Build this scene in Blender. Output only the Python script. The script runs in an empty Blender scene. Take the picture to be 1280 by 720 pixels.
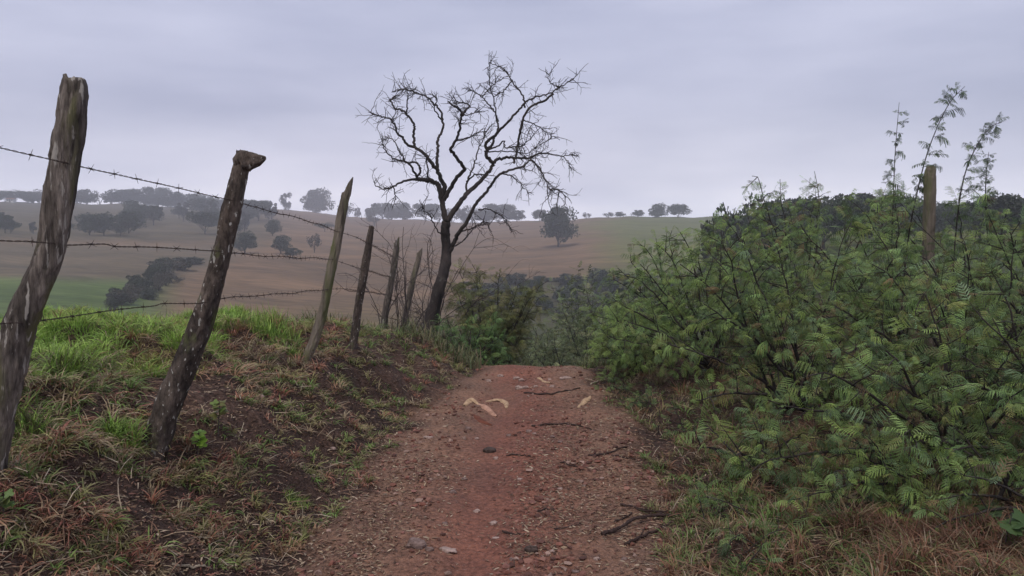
import bpy, math, random
import numpy as np
from mathutils import Vector
R = math.radians
C = bpy.context.scene
COL = C.collection
rng = np.random.default_rng(11)
random.seed(11)

# ------------------------------------------------------------------ camera
CAMH, F = 1.6, 950.0
PITCH = math.atan(60 / F)
cam = bpy.data.cameras.new('camera'); camo = bpy.data.objects.new('camera', cam); COL.objects.link(camo)
cam.sensor_width = 36; cam.lens = 36 * F / 1280; cam.clip_start = .05; cam.clip_end = 5000
camo.location = (0, 0, CAMH); camo.rotation_euler = (R(90) - PITCH, 0, 0)
C.camera = camo

# ------------------------------------------------------------------ sky and light
SUN_EL, SUN_AZ = R(62), R(200)
w = bpy.data.worlds.new('World'); C.world = w; w.use_nodes = True
nt = w.node_tree; nt.nodes.clear(); N = nt.nodes.new; L = nt.links.new
out = N('ShaderNodeOutputWorld')
sky = N('ShaderNodeTexSky'); sky.sky_type = 'NISHITA'; sky.sun_disc = False
sky.sun_elevation = SUN_EL; sky.sun_rotation = SUN_AZ; sky.dust_density = 3
bg1 = N('ShaderNodeBackground'); bg1.inputs[1].default_value = 0.06; L(sky.outputs[0], bg1.inputs[0])
tc = N('ShaderNodeTexCoord'); mp = N('ShaderNodeMapping'); mp.inputs['Scale'].default_value = (1.0, 1.0, 4.5)
L(tc.outputs['Generated'], mp.inputs[0])
n1 = N('ShaderNodeTexNoise'); n1.inputs['Scale'].default_value = 2.3; n1.inputs['Detail'].default_value = 5; n1.inputs['Roughness'].default_value = .5
L(mp.outputs[0], n1.inputs[0])
sx = N('ShaderNodeSeparateXYZ'); L(tc.outputs['Generated'], sx.inputs[0])
elev = N('ShaderNodeValToRGB')            # the overcast deck is whiter and brighter low down
e = elev.color_ramp.elements
e[0].position = 0.0; e[0].color = (1.6, 1.56, 1.68, 1)
e[1].position = .40; e[1].color = (.39, .415, .55, 1)
e2 = e.new(.07); e2.color = (.92, .91, 1.05, 1)
e3 = e.new(.16); e3.color = (.475, .495, .64, 1)
L(sx.outputs[2], elev.inputs[0])
cr = N('ShaderNodeValToRGB'); c = cr.color_ramp.elements
c[0].position = .38; c[0].color = (.74, .765, .82, 1); c[1].position = .62; c[1].color = (1.12, 1.11, 1.09, 1)
L(n1.outputs[0], cr.inputs[0])
mul = N('ShaderNodeMixRGB'); mul.blend_type = 'MULTIPLY'; mul.inputs[0].default_value = 1.0
L(elev.outputs[0], mul.inputs[1]); L(cr.outputs[0], mul.inputs[2])
bg2 = N('ShaderNodeBackground'); bg2.inputs[1].default_value = 1.0; L(mul.outputs[0], bg2.inputs[0])
mx = N('ShaderNodeMixShader'); mx.inputs[0].default_value = .93
L(bg1.outputs[0], mx.inputs[1]); L(bg2.outputs[0], mx.inputs[2]); L(mx.outputs[0], out.inputs[0])
sl = bpy.data.lights.new('sun', 'SUN'); sl.energy = 1.3; sl.angle = R(28); sl.color = (1, .92, .80)
so = bpy.data.objects.new('sun', sl); COL.objects.link(so)
so.rotation_euler = (R(90) - SUN_EL, 0, R(180) - SUN_AZ)
v = C.view_settings; v.view_transform = 'Standard'; v.look = 'None'; v.gamma = 1; v.use_curve_mapping = False; v.exposure = 0.52
C.cycles.volume_bounces = 1; C.cycles.max_bounces = 6; C.cycles.diffuse_bounces = 3; C.cycles.transmission_bounces = 3

# ------------------------------------------------------------------ pixel rays
cp, sp = math.cos(PITCH), math.sin(PITCH)
def ray(px, py):
    a = (px - 640) / F; b = (360 - py) / F
    return np.array([a, cp + b * sp, b * cp - sp])          # unnormalised
def at(px, py, Y):
    d = ray(px, py); return np.array([0, 0, CAMH]) + d * (Y / d[1])
def project(P):
    P = np.asarray(P, float) - [0, 0, CAMH]
    f = P[..., 1] * cp - P[..., 2] * sp; u = P[..., 1] * sp + P[..., 2] * cp
    return 640 + F * P[..., 0] / f, 360 - F * u / f

# ------------------------------------------------------------------ noise + terrain
_T = np.random.default_rng(5).random((256, 256))
def vnoise(x, y):
    x = np.asarray(x, float); y = np.asarray(y, float)
    xi = np.floor(x).astype(int); yi = np.floor(y).astype(int); fx = x - xi; fy = y - yi
    fx = fx * fx * (3 - 2 * fx); fy = fy * fy * (3 - 2 * fy)
    g = lambda i, j: _T[i & 255, j & 255]
    return (g(xi, yi) * (1 - fx) + g(xi + 1, yi) * fx) * (1 - fy) + (g(xi, yi + 1) * (1 - fx) + g(xi + 1, yi + 1) * fx) * fy
def fbm(x, y, o=4, r=.5):
    s = 0; a = 1; t = 0
    for k in range(o):
        s = s + a * vnoise(x * 2 ** k + 17.3 * k, y * 2 ** k + 9.1 * k); t += a; a *= r
    return s / t
def sst(a, b, x):
    t = np.clip((x - a) / (b - a), 0, 1); return t * t * (3 - 2 * t)
def foot_l(y): return np.interp(y, [0, 3, 4.5, 7, 8, 9.5, 12, 16], [-1.1, -1.12, -1.12, -.9, -.72, -.5, -.35, -.2])
def foot_r(y): return np.interp(y, [0, 3.5, 5, 7, 8.4, 9.5, 14], [.85, .85, 1.0, 1.1, .95, .95, 1.1])
def height(x, y):
    x = np.asarray(x, float); y = np.asarray(y, float)
    u = x / np.maximum(y, 3)
    q = y + 1.15 * np.clip(-x - 4.2, 0, None) * (y > -50)
    q = np.maximum(q, 0)
    yr = 420 + 400 * sst(.12, -.30, u) + 40 * fbm(u * 9 + 40, u * 0 + 3, 3)
    zr = CAMH + (28 + 7 * (fbm(u * 14 + 9, u * 0 + 7, 3) - .5) + 6 * sst(-.35, -.1, u) * sst(.12, -.02, u) * -1) / F * yr
    lowl = np.interp(q, [0, 9.0, 10.2, 12, 16, 25, 45, 80, 115], [0, 0, -.13, -.65, -1.75, -4.2, -7.6, -10.4, -10.2])
    t = np.clip((q - 115) / (yr - 115), 0, 1)
    hill = -10.2 + (zr + 10.2) * (t ** .93)
    back = zr - .02 * np.clip(q - yr, 0, None)
    left = np.where(q < 115, lowl, np.where(q < yr, hill, back))
    rightp = np.interp(q, [0, 9, 14, 60, 110], [0, 0, .1, .8, 2.0])
    rightp = np.where(q < 110, rightp, 2.0 + (zr - 2) * np.clip((q - 110) / (yr - 110), 0, 1) - .02 * np.clip(q - yr, 0, None))
    z = left + (rightp - left) * sst(.22, .42, u + .012 * (fbm(x * .1, y * .1, 2) - .5)) * sst(7, 12, y)
    # left bank carrying the fence
    s = foot_l(y) - x
    H = np.interp(y, [0, 5, 7, 9, 11, 13, 16, 20], [.90, .86, .80, .60, .42, .36, .3, 0])
    prof = .70 * sst(-.02, .95, s) + .30 * sst(.8, 1.8, s)
    z = z + H * prof * (1 - sst(3.6, 8, s))
    # low bank on the right
    sr = x - foot_r(y)
    z = z + .28 * sst(0, 2.0, sr) * (1 - sst(16, 26, y))
    # roughness
    nearw = 1 - sst(14, 30, np.hypot(x, y))
    off = sst(-.1, .35, s) + sst(-.1, .3, sr)
    z = z + nearw * off * ((fbm(x * 1.6, y * 1.6, 3) - .5) * .34 + (fbm(x * 5, y * 5, 4) - .5) * .17)
    z = z + nearw * (1 - np.clip(off, 0, 1)) * ((fbm(x * 1.3 + 5, y * .7, 2) - .5) * .10 + (fbm(x * 8, y * 8, 4) - .5) * .045 * (1 - .75 * np.exp(-((x + .33 - .02 * y) / .22) ** 2)))
    rut = np.exp(-((x + .28 - .02 * y) / .2) ** 2) * (1 - sst(8, 9.5, y))
    z = z - .045 * rut * nearw
    z = z + .09 * (fbm(x * 1.6 + 3, y * 1.1, 2) - .5) * sst(8.2, 9.2, y) * (1 - sst(10.5, 12, y)) * 2
    z = z + (1 - nearw) * ((fbm(x * .03, y * .03, 3) - .5) * 2.4 * sst(20, 90, q) + (fbm(x * .2, y * .2, 2) - .5) * .3)
    return z
def hz(x, y): return float(height(x, y))
def ground_hit(px, py, ymin=1.5, ymax=980):
    d = ray(px, py); Y = ymin * (ymax / ymin) ** (np.arange(6000) / 5999.)
    P = d[None, :] * (Y / d[1])[:, None]; P[:, 2] += CAMH
    under = P[:, 2] < height(P[:, 0], P[:, 1])
    i = int(np.argmax(under)) if under.any() else len(Y) - 1
    p = P[i].copy(); p[2] = hz(p[0], p[1]); return p

# ------------------------------------------------------------------ materials
def mat(name, color=(.2, .2, .2), rough=.9, spec=.2, vcol=False, noise=None, bump=None, trans=0., stretch=None, spots=None):
    m = bpy.data.materials.new(name); m.use_nodes = True; nt = m.node_tree; n = nt.nodes; l = nt.links
    b = n['Principled BSDF']; b.inputs['Roughness'].default_value = rough; b.inputs['Specular IOR Level'].default_value = spec
    src = None
    tcn = n.new('ShaderNodeTexCoord'); mpn = n.new('ShaderNodeMapping'); l.new(tcn.outputs['Object'], mpn.inputs[0])
    if stretch: mpn.inputs['Scale'].default_value = stretch
    if vcol:
        a = n.new('ShaderNodeAttribute'); a.attribute_name = 'col'; src = a.outputs['Color']
    else:
        rgb = n.new('ShaderNodeRGB'); rgb.outputs[0].default_value = (*color, 1); src = rgb.outputs[0]
    for (sc, c0, c1, det) in (noise or []):
        t = n.new('ShaderNodeTexNoise'); t.inputs['Scale'].default_value = sc; t.inputs['Detail'].default_value = det; t.inputs['Roughness'].default_value = .65
        l.new(mpn.outputs[0], t.inputs[0])
        r = n.new('ShaderNodeValToRGB'); r.color_ramp.elements[0].position = .34; r.color_ramp.elements[1].position = .66
        r.color_ramp.elements[0].color = (*c0, 1); r.color_ramp.elements[1].color = (*c1, 1); l.new(t.outputs[0], r.inputs[0])
        mm = n.new('ShaderNodeMixRGB'); mm.blend_type = 'MULTIPLY'; mm.inputs[0].default_value = 1
        l.new(src, mm.inputs[1]); l.new(r.outputs[0], mm.inputs[2]); src = mm.outputs[0]
    for (sc, colr, lo, hi) in (spots or []):
        t = n.new('ShaderNodeTexNoise'); t.inputs['Scale'].default_value = sc; t.inputs['Detail'].default_value = 4
        l.new(mpn.outputs[0], t.inputs[0])
        r = n.new('ShaderNodeMapRange'); r.inputs[1].default_value = lo; r.inputs[2].default_value = hi; l.new(t.outputs[0], r.inputs[0])
        mm = n.new('ShaderNodeMixRGB'); l.new(r.outputs[0], mm.inputs[0]); l.new(src, mm.inputs[1]); mm.inputs[2].default_value = (*colr, 1); src = mm.outputs[0]
    l.new(src, b.inputs['Base Color'])
    if bump:
        prev = None
        for (sc, st, dist) in bump:
            t = n.new('ShaderNodeTexNoise'); t.inputs['Scale'].default_value = sc; t.inputs['Detail'].default_value = 6; t.inputs['Roughness'].default_value = .6
            l.new(mpn.outputs[0], t.inputs[0])
            bp = n.new('ShaderNodeBump'); bp.inputs['Strength'].default_value = st; bp.inputs['Distance'].default_value = dist
            l.new(t.outputs[0], bp.inputs['Height'])
            if prev: l.new(prev, bp.inputs['Normal'])
            prev = bp.outputs[0]
        l.new(prev, b.inputs['Normal'])
    if trans:
        tr = n.new('ShaderNodeBsdfTranslucent'); l.new(src, tr.inputs[0])
        ms = n.new('ShaderNodeMixShader'); ms.inputs[0].default_value = trans
        l.new(b.outputs[0], ms.inputs[1]); l.new(tr.outputs[0], ms.inputs[2]); l.new(ms.outputs[0], n['Material Output'].inputs[0])
    return m
M = {}
M['ground'] = mat('ground soil', rough=.95, vcol=True, noise=[(2.2, (.7, .7, .7), (1.2, 1.15, 1.1), 6), (28, (.5, .48, .46), (1.4, 1.4, 1.35), 5)], bump=[(9, .9, .06), (60, 1., .02)])
M['path'] = mat('red clay path', rough=.85, spec=.3, vcol=True, noise=[(1.7, (.8, .8, .82), (1.15, 1.1, 1.06), 6), (34, (.55, .52, .5), (1.35, 1.35, 1.3), 6)],
                spots=[(55, (.33, .22, .18), .66, .74)], bump=[(13, .9, .05), (60, 1., .02)])
M['hill'] = mat('hill pasture', rough=1, spec=0, vcol=True, noise=[(.03, (.70, .74, .76), (1.25, 1.2, 1.12), 6), (.35, (.70, .72, .74), (1.25, 1.22, 1.18), 8)], stretch=(.55, 2.2, 1))
M['leaf'] = mat('leaf', rough=.5, spec=.35, vcol=True, trans=.28)
M['grass'] = mat('grass blade', rough=.6, spec=.25, vcol=True, trans=.25)
M['litter'] = mat('dry litter', rough=.9, vcol=True)
M['bark'] = mat('dark bark', (.040, .034, .032), .9, noise=[(9, (.55, .55, .55), (1.7, 1.6, 1.55), 6)], spots=[(14, (.10, .10, .085), .60, .72)], bump=[(35, .8, .01)], stretch=(1, 1, .5))
M['twig'] = mat('grey dead twig', (.085, .07, .065), .9, noise=[(14, (.6, .6, .6), (1.5, 1.45, 1.4), 4)])
M['post'] = mat('weathered post wood', (.125, .109, .099), .9, stretch=(1, 1, .14),
                noise=[(14, (.35, .33, .32), (1.6, 1.55, 1.5), 6), (70, (.5, .48, .46), (1.5, 1.5, 1.45), 5)],
                spots=[(9, (.11, .105, .05), .55, .66), (42, (.36, .33, .29), .61, .65)], bump=[(22, 1., .03), (90, .8, .008)])
M['post2'] = mat('lichened post bark', (.075, .062, .056), .9, stretch=(1, 1, .38),
                noise=[(8, (.4, .4, .4), (1.7, 1.6, 1.5), 6), (50, (.5, .48, .46), (1.5, 1.5, 1.45), 5)],
                spots=[(52, (.42, .40, .36), .635, .665), (12, (.09, .10, .04), .60, .72)], bump=[(18, 1., .035), (80, .8, .008)])
M['post3'] = mat('greenish post wood', (.17, .142, .115), .9, stretch=(1, 1, .12),
                noise=[(16, (.5, .5, .48), (1.45, 1.45, 1.4), 6)], spots=[(9, (.13, .135, .06), .54, .66)], bump=[(30, 1., .03), (90, .8, .01)])
M['wire'] = mat('rusty wire', (.05, .038, .034), .7, .4, noise=[(60, (.6, .5, .45), (1.4, 1.2, 1.1), 3)])
M['stick'] = mat('fallen stick', (.045, .028, .024), .9, noise=[(40, (.6, .6, .6), (1.5, 1.5, 1.5), 3)], bump=[(80, .6, .004)])
M['palestick'] = mat('pale dead twig', (.28, .23, .17), .9, noise=[(40, (.6, .6, .6), (1.3, 1.3, 1.3), 3)])
M['stone'] = mat('stone', (.20, .14, .125), .9, noise=[(25, (.6, .58, .56), (1.35, 1.35, 1.3), 5)], bump=[(40, .8, .01)])
M['palestone'] = mat('pale stone', (.36, .27, .235), .85, noise=[(40, (.65, .62, .6), (1.25, 1.22, 1.2), 5)], bump=[(60, .7, .006)])
M['darkstone'] = mat('dark stone', (.07, .05, .042), .9, noise=[(30, (.6, .6, .6), (1.4, 1.4, 1.4), 5)], bump=[(50, .8, .008)])
M['husk'] = mat('dry husk', (.45, .31, .20), .8, noise=[(18, (.65, .6, .55), (1.2, 1.2, 1.15), 5)], stretch=(1, 1, 1))
M['huskpink'] = mat('pink husk', (.46, .27, .20), .8, noise=[(18, (.65, .6, .55), (1.2, 1.2, 1.15), 5)])
M['huskdark'] = mat('rotten husk', (.14, .05, .03), .8, noise=[(18, (.6, .6, .55), (1.3, 1.2, 1.15), 5)])
M['wall'] = mat('limewashed wall', (.75, .74, .72), .9, noise=[(1.5, (.85, .85, .85), (1.05, 1.05, 1.05), 4)])
M['tile'] = mat('clay roof', (.22, .11, .08), .9, noise=[(3, (.7, .7, .7), (1.2, 1.2, 1.2), 4)])
M['door'] = mat('dark door', (.05, .04, .035), .8)

# ------------------------------------------------------------------ mesh helpers
class MB:
    def __init__(s): s.v = []; s.f = []; s.t = []; s.c = []; s.n = 0
    def add(s, v, q=None, t=None, col=None):
        v = np.asarray(v, np.float32).reshape(-1, 3); s.v.append(v)
        if q is not None and len(q): s.f.append(np.asarray(q, np.int32).reshape(-1, 4) + s.n)
        if t is not None and len(t): s.t.append(np.asarray(t, np.int32).reshape(-1, 3) + s.n)
        if col is None: col = (1, 1, 1)
        col = np.asarray(col, np.float32)
        s.c.append(np.broadcast_to(col, (len(v), 3))); s.n += len(v); return s
    def mesh(s, name, m, smooth=True, vcol=False):
        me = bpy.data.meshes.new(name)
        V = np.concatenate(s.v) if s.v else np.zeros((0, 3), np.float32)
        Q = np.concatenate(s.f) if s.f else np.zeros((0, 4), np.int32)
        T = np.concatenate(s.t) if s.t else np.zeros((0, 3), np.int32)
        me.vertices.add(len(V)); me.vertices.foreach_set('co', V.ravel())
        nl = Q.size + T.size; me.loops.add(nl); me.loops.foreach_set('vertex_index', np.concatenate([Q.ravel(), T.ravel()]).astype(np.int32))
        me.polygons.add(len(Q) + len(T))
        ls = np.concatenate([np.arange(len(Q)) * 4, len(Q) * 4 + np.arange(len(T)) * 3]).astype(np.int32)
        me.polygons.foreach_set('loop_start', ls)
        me.polygons.foreach_set('use_smooth', np.full(len(Q) + len(T), smooth))
        me.update(calc_edges=True); me.materials.append(m)
        if vcol:
            a = me.color_attributes.new('col', 'FLOAT_COLOR', 'POINT')
            cc = np.ones((len(V), 4), np.float32); cc[:, :3] = np.concatenate(s.c); a.data.foreach_set('color', cc.ravel())
        return me
    def build(s, name, m, parent=None, smooth=True, vcol=False):
        o = bpy.data.objects.new(name, s.mesh(name, m, smooth, vcol)); COL.objects.link(o)
        if parent is not None:
            o.parent = parent; o.matrix_parent_inverse = parent.matrix_basis.inverted() if False else o.matrix_parent_inverse
        return o
def tag(o, label=None, cat=None, group=None, kind=None):
    if label: o['label'] = label
    if cat: o['category'] = cat
    if group: o['group'] = group
    if kind: o['kind'] = kind
    return o
def thing(name, label, cat, loc=(0, 0, 0), rz=0, group=None):
    o = bpy.data.objects.new(name, None); COL.objects.link(o); o.location = loc; o.rotation_euler = (0, 0, rz)
    return tag(o, label, cat, group)
def copy_tree(o, parent=None):
    c = o.copy(); COL.objects.link(c); c.parent = parent
    for ch in [k for k in KIDS.get(o.name, [])]: copy_tree(ch, c)
    return c
KIDS = {}
def kid(mb, name, m, parent, **k):
    o = mb.build(name, m, parent, **k); KIDS.setdefault(parent.name, []).append(o); return o

def nrm(a): return a / (np.linalg.norm(a, axis=-1, keepdims=True) + 1e-9)
def tube(mb, pts, rad, seg=6, col=None, rough=0., seed=0, cap=True, grain=False):
    pts = np.asarray(pts, float); n = len(pts); rad = np.broadcast_to(np.asarray(rad, float), (n,))
    T = np.gradient(pts, axis=0); T = nrm(T)
    ref = np.array([0, 1., 0]) if abs(T[0][1]) < .8 else np.array([1., 0, 0])
    A = nrm(np.cross(T, ref)); B = np.cross(T, A)
    th = np.arange(seg) / seg * 2 * math.pi
    r = rad[:, None] * np.ones((n, seg))
    if rough:
        g = np.random.default_rng(seed); ph = g.random(6) * 6.28
        prof = 1 + rough * (.5 * np.sin(2 * th + ph[0]) + .45 * np.sin(3 * th + ph[1]) + .3 * np.sin(5 * th + ph[2]))[None, :]
        kk = np.arange(n)[:, None]
        prof = prof + rough * .5 * (vnoise(kk * .35 + seed * 3, th[None, :] * 2.2 + 5) - .5) * 2 + rough * .5 * (g.random((n, seg)) - .5)
        if grain:      # long weathering cracks, flakes and a knot or two
            zz = np.r_[0, np.cumsum(np.linalg.norm(np.diff(pts, axis=0), axis=1))][:, None]
            cx, cy = np.cos(th)[None, :], np.sin(th)[None, :]
            ridg = np.abs(vnoise(cx * 4.5 + seed * 7 + zz * .7, cy * 4.5 + 30 + zz * 1.1) - .5) * 2
            fl = vnoise(cx * 2.2 + seed + zz * 9, cy * 2.2 + 60 + zz * 7); fl2 = vnoise(cx * 3 + zz * 22 + seed, cy * 3 + zz * 19 + 11)
            prof = prof - .16 * (1 - sst(0, .22, ridg)) + .10 * (sst(.45, .6, fl) - .5) + .07 * (fl2 - .5) + .13 * (vnoise(zz * 3.1 + seed * 5, zz * 0) - .5)
        r = r * prof
    V = pts[:, None, :] + r[:, :, None] * (np.cos(th)[None, :, None] * A[:, None, :] + np.sin(th)[None, :, None] * B[:, None, :])
    i = np.arange(n - 1)[:, None] * seg; j = np.arange(seg)[None, :]; j2 = (j + 1) % seg
    q = np.stack([i + j, i + j2, i + seg + j2, i + seg + j], -1).reshape(-1, 4)
    V = V.reshape(-1, 3); t = []
    if cap:
        V = np.concatenate([V, pts[:1], pts[-1:]]); a = n * seg; b = a + 1; o = (n - 1) * seg
        for k in range(seg):
            t.append((a, (k + 1) % seg, k)); t.append((b, o + k, o + (k + 1) % seg))
    mb.add(V, q, t, col)
def smooth_path(p, n, kind=3):
    """Catmull-Rom resample of a polyline (any columns)"""
    p = np.asarray(p, float)
    if len(p) == 2: return p[0] + (p[1] - p[0]) * np.linspace(0, 1, n)[:, None]
    e = np.concatenate([[2 * p[0] - p[1]], p, [2 * p[-1] - p[-2]]])
    t = np.linspace(0, len(p) - 1 - 1e-6, n); i = t.astype(int); f = (t - i)[:, None]
    a, b, c_, d = e[i], e[i + 1], e[i + 2], e[i + 3]
    return .5 * ((2 * b) + (-a + c_) * f + (2 * a - 5 * b + 4 * c_ - d) * f ** 2 + (-a + 3 * b - 3 * c_ + d) * f ** 3)
def scatter(mb, pv, pq, Mx, T, cols, tri=False):
    """N copies of a small shape pv/pq with matrices Mx (N,3,3), offsets T and colours"""
    pv = np.asarray(pv, np.float32); N_ = len(T); P = len(pv)
    V = np.einsum('nij,pj->npi', Mx.astype(np.float32), pv) + np.asarray(T, np.float32)[:, None, :]
    q = (np.asarray(pq)[None] + (np.arange(N_) * P)[:, None, None]).reshape(-1, np.asarray(pq).shape[1])
    c_ = np.repeat(np.asarray(cols, np.float32), P, axis=0)
    mb.add(V.reshape(-1, 3), None if tri else q, q if tri else None, c_)
def frames(X, up, scale):
    X = nrm(X); Y = nrm(np.cross(up, X)); Z = np.cross(X, Y)
    return np.stack([X, Y, Z], -1) * np.asarray(scale)[:, None, None]

# ------------------------------------------------------------------ the ground, one polar sheet
def pathmask(x, y):
    n = (fbm(x * 2.3, y * 2.3, 4) - .5)
    l_ = sst(-.12, .22, x - foot_l(y) - .05 + n * .5); r_ = sst(-.10, .22, foot_r(y) - x + n * .55)
    return l_ * r_ * (1 - sst(10.2, 12, y))
def bare(x, y): return fbm(x * 1.5 + 31, y * 1.5 + 7, 4)
ang = np.concatenate([np.linspace(-180, -48, 60, endpoint=False), np.linspace(-48, 48, 520), np.linspace(48, 180, 60)[1:]])
ang = np.radians(ang); rr = .5 * (1000 / .5) ** (np.arange(600) / 599.)
AA, RR = np.meshgrid(ang, rr); X = np.sin(AA) * RR; Y = np.cos(AA) * RR; Z = height(X, Y)
nc = len(ang)
pm = pathmask(X, Y)
n_a = fbm(X * 1.1, Y * 1.1, 4)[..., None]; n_b = fbm(X * 5, Y * 5, 3)[..., None]
soil = np.array([.042, .027, .023]) * (1 - n_a) * 1.0 + np.array([.105, .066, .052]) * n_a
soil = soil * (.8 + .4 * n_b)
redp = np.array([.245, .106, .074]); tanp = np.array([.27, .17, .115])
edge = 1 - sst(.3, 1.05, np.minimum(X - foot_l(Y), foot_r(Y) - X + .1))[..., None]
clay = redp * (1 - edge * .75) + tanp * edge * .75
rutc = (np.exp(-((X + .33 - .03 * Y + .25 * (fbm(X * .8, Y * .8, 3) - .5)) / .24) ** 2) * (Y < 10) * sst(.35, .6, fbm(X * 2.2 + 4, Y * 1.1, 4)))[..., None] * (.35 + .45 * sst(4, 6.5, Y))[..., None]
clay = clay * (1 - rutc) + np.array([.27, .105, .072]) * rutc
near = soil * (1 - pm[..., None]) + clay * pm[..., None]
# far fields
U = X / np.maximum(Y, 3)
br = np.array([.19, .13, .088]); gr = np.array([.14, .15, .06]); grv = np.array([.11, .15, .06]); dk = np.array([.06, .075, .04])
PX, PY = project(np.stack([X, np.maximum(Y, 1), Z], -1))
gmask = sst(705, 800, PX + 70 * (fbm(X * .03, Y * .03, 3) - .5) * 2)[..., None]
far = br * (1 - gmask) + gr * gmask
gy = (sst(0, 26, (330 - PX) * .41 - (PY - 318) + 10 * (fbm(X * .03, Y * .03, 3) - .5)) * sst(300, 312, PY) * (Y > 60))[..., None] * .8
far = far * (1 - gy) + np.array([.125, .108, .082]) * gy
lg = (sst(240, 170, PX) * sst(344, 356, PY + 10 * (fbm(X * .05, Y * .05, 3) - .5)) * (Y > 0))[..., None]
far = far * (1 - lg) + grv * lg
wood = (sst(380, 300, PX) * sst(312, 296, PY + 14 * (fbm(X * .04, Y * .03, 3) - .5)) * (Y > 60))[..., None] * .75
far = far * (1 - wood) + np.array([.09, .085, .06]) * wood
low_ = (sst(344, 352, PY + 6 * (fbm(X * .03, Y * .1, 3) - .5)) * sst(560, 640, PX) * (Y > 40))[..., None] * .85
far = far * (1 - low_) + np.array([.068, .070, .045]) * low_
mid = (sst(150, 60, RR) * sst(-.5, -.1, U))[..., None]
far = far * (1 - mid) + dk * mid
w_ = sst(13, 22, RR)[..., None]
colr = near * (1 - w_) + far * w_
V = np.stack([X, Y, Z], -1).reshape(-1, 3); CC = colr.reshape(-1, 3)
i = np.arange(len(rr) - 1)[:, None] * nc; j = np.arange(nc - 1)[None, :]
q = np.stack([i + j, i + j + 1, i + nc + j + 1, i + nc + j], -1)[..., ::-1]
pf = (pm[:-1, :-1] + pm[1:, 1:]) / 2 > .5
fr = RR[:-1, :-1] > 62
front = (np.abs(AA[:-1, :-1]) < R(70))
def sub(mask, name, m, **t):
    qq = q[mask]; idx, inv = np.unique(qq.ravel(), return_inverse=True)
    b = MB(); b.add(V[idx], inv.reshape(-1, 4), None, CC[idx]); return tag(b.build(name, m, vcol=True), **t)
sub(pf & ~fr, 'path', M['path'], kind='structure', label='red clay path running away between the banks', cat='path')
sub(~pf & ~fr, 'ground', M['ground'], kind='structure', label='brown soil of the banks beside the path', cat='ground')
sub(fr, 'hills', M['hill'], kind='structure', label='brown and green pasture on the misty hills', cat='hill')

# ------------------------------------------------------------------ haze
def haze(x0, x1, y0, y1, z0, z1, dens):
    b = MB(); v_ = [(x, y, z) for x in (x0, x1) for y in (y0, y1) for z in (z0, z1)]
    b.add(v_, [(0, 1, 3, 2), (4, 6, 7, 5), (0, 4, 5, 1), (2, 3, 7, 6), (0, 2, 6, 4), (1, 5, 7, 3)])
    m = bpy.data.materials.new('haze'); m.use_nodes = True; n = m.node_tree.nodes; n.clear()
    o_ = n.new('ShaderNodeOutputMaterial'); pv = n.new('ShaderNodeVolumePrincipled')
    pv.inputs['Color'].default_value = (.93, .94, 1.0, 1); pv.inputs['Density'].default_value = dens; pv.inputs['Anisotropy'].default_value = .35
    m.node_tree.links.new(pv.outputs[0], o_.inputs['Volume'])
    tag(b.build('haze', m, smooth=False), 'pale mist over the far hills', 'haze', kind='stuff')
HAZE = 0.00118
haze(-1010, 1010, -1010, 1010, float(Z.min()) - 1, 110, HAZE)

# ------------------------------------------------------------------ fence posts
def post(px_list, m, label, ybase=None, seed=0, seg=36, rings=120, top=None, group='wooden posts of the wire fence on the left bank', depth_lean=0.):
    """px_list: (px, py, width px) from base to top"""
    b0 = px_list[0]
    if ybase is None: base = ground_hit(b0[0], b0[1]); ybase = base[1]
    P = smooth_path(px_list, rings)
    n = len(P); pts = np.array([at(p[0], p[1], ybase + depth_lean * k / n) for k, p in enumerate(P)]); rad = P[:, 2] / 2 / F * ybase * .88
    pts[0, 2] = min(pts[0, 2], hz(pts[0, 0], pts[0, 1])) - .12
    root_p = np.array([pts[0, 0], pts[0, 1], hz(pts[0, 0], pts[0, 1])])
    t = thing('fence_post', label, 'fence post', tuple(root_p), group=group)
    b = MB(); tube(b, pts - root_p, rad, seg, rough=.07, seed=seed, grain=True)
    if top: top(b.v[-1], rad[-1], seg, n)
    kid(b, 'shaft', m, t)
    return t, ybase, pts, rad
def notch(v, r, seg, n):
    ring = v[(n - 6) * seg:n * seg].reshape(6, seg, 3)
    c0 = ring.mean((0, 1))
    dx = ring[..., 0] - c0[0]
    k = np.array([0, .15, .35, .6, .85, 1.])[:, None]
    ring[..., 2] += (np.where(dx > .2 * r, -.05 * (dx / r) ** 2, 0) - .06 * np.exp(-((dx - .12 * r) / (.16 * r)) ** 2)) * k
    v[(n - 6) * seg:n * seg] = ring.reshape(-1, 3); v[-1][2] -= .05
def slant(v, r, seg, n):
    ring = v[(n - 9) * seg:n * seg].reshape(9, seg, 3); c0 = ring[-1].mean(0)
    dx = (ring[..., 0] - c0[0]) / r; k = np.linspace(0, 1, 9)[:, None]
    ring[..., 2] += .06 * dx * k; v[(n - 9) * seg:n * seg] = ring.reshape(-1, 3)
def knob(v, r, seg, n):
    ring = v[(n - 3) * seg:n * seg].reshape(3, seg, 3); c0 = ring[-1].mean(0)
    ring[..., 2] += (np.random.default_rng(3).random((3, seg)) - .5) * .03; v[(n - 3) * seg:n * seg] = ring.reshape(-1, 3); v[-1][2] -= .015
PD = []
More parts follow.
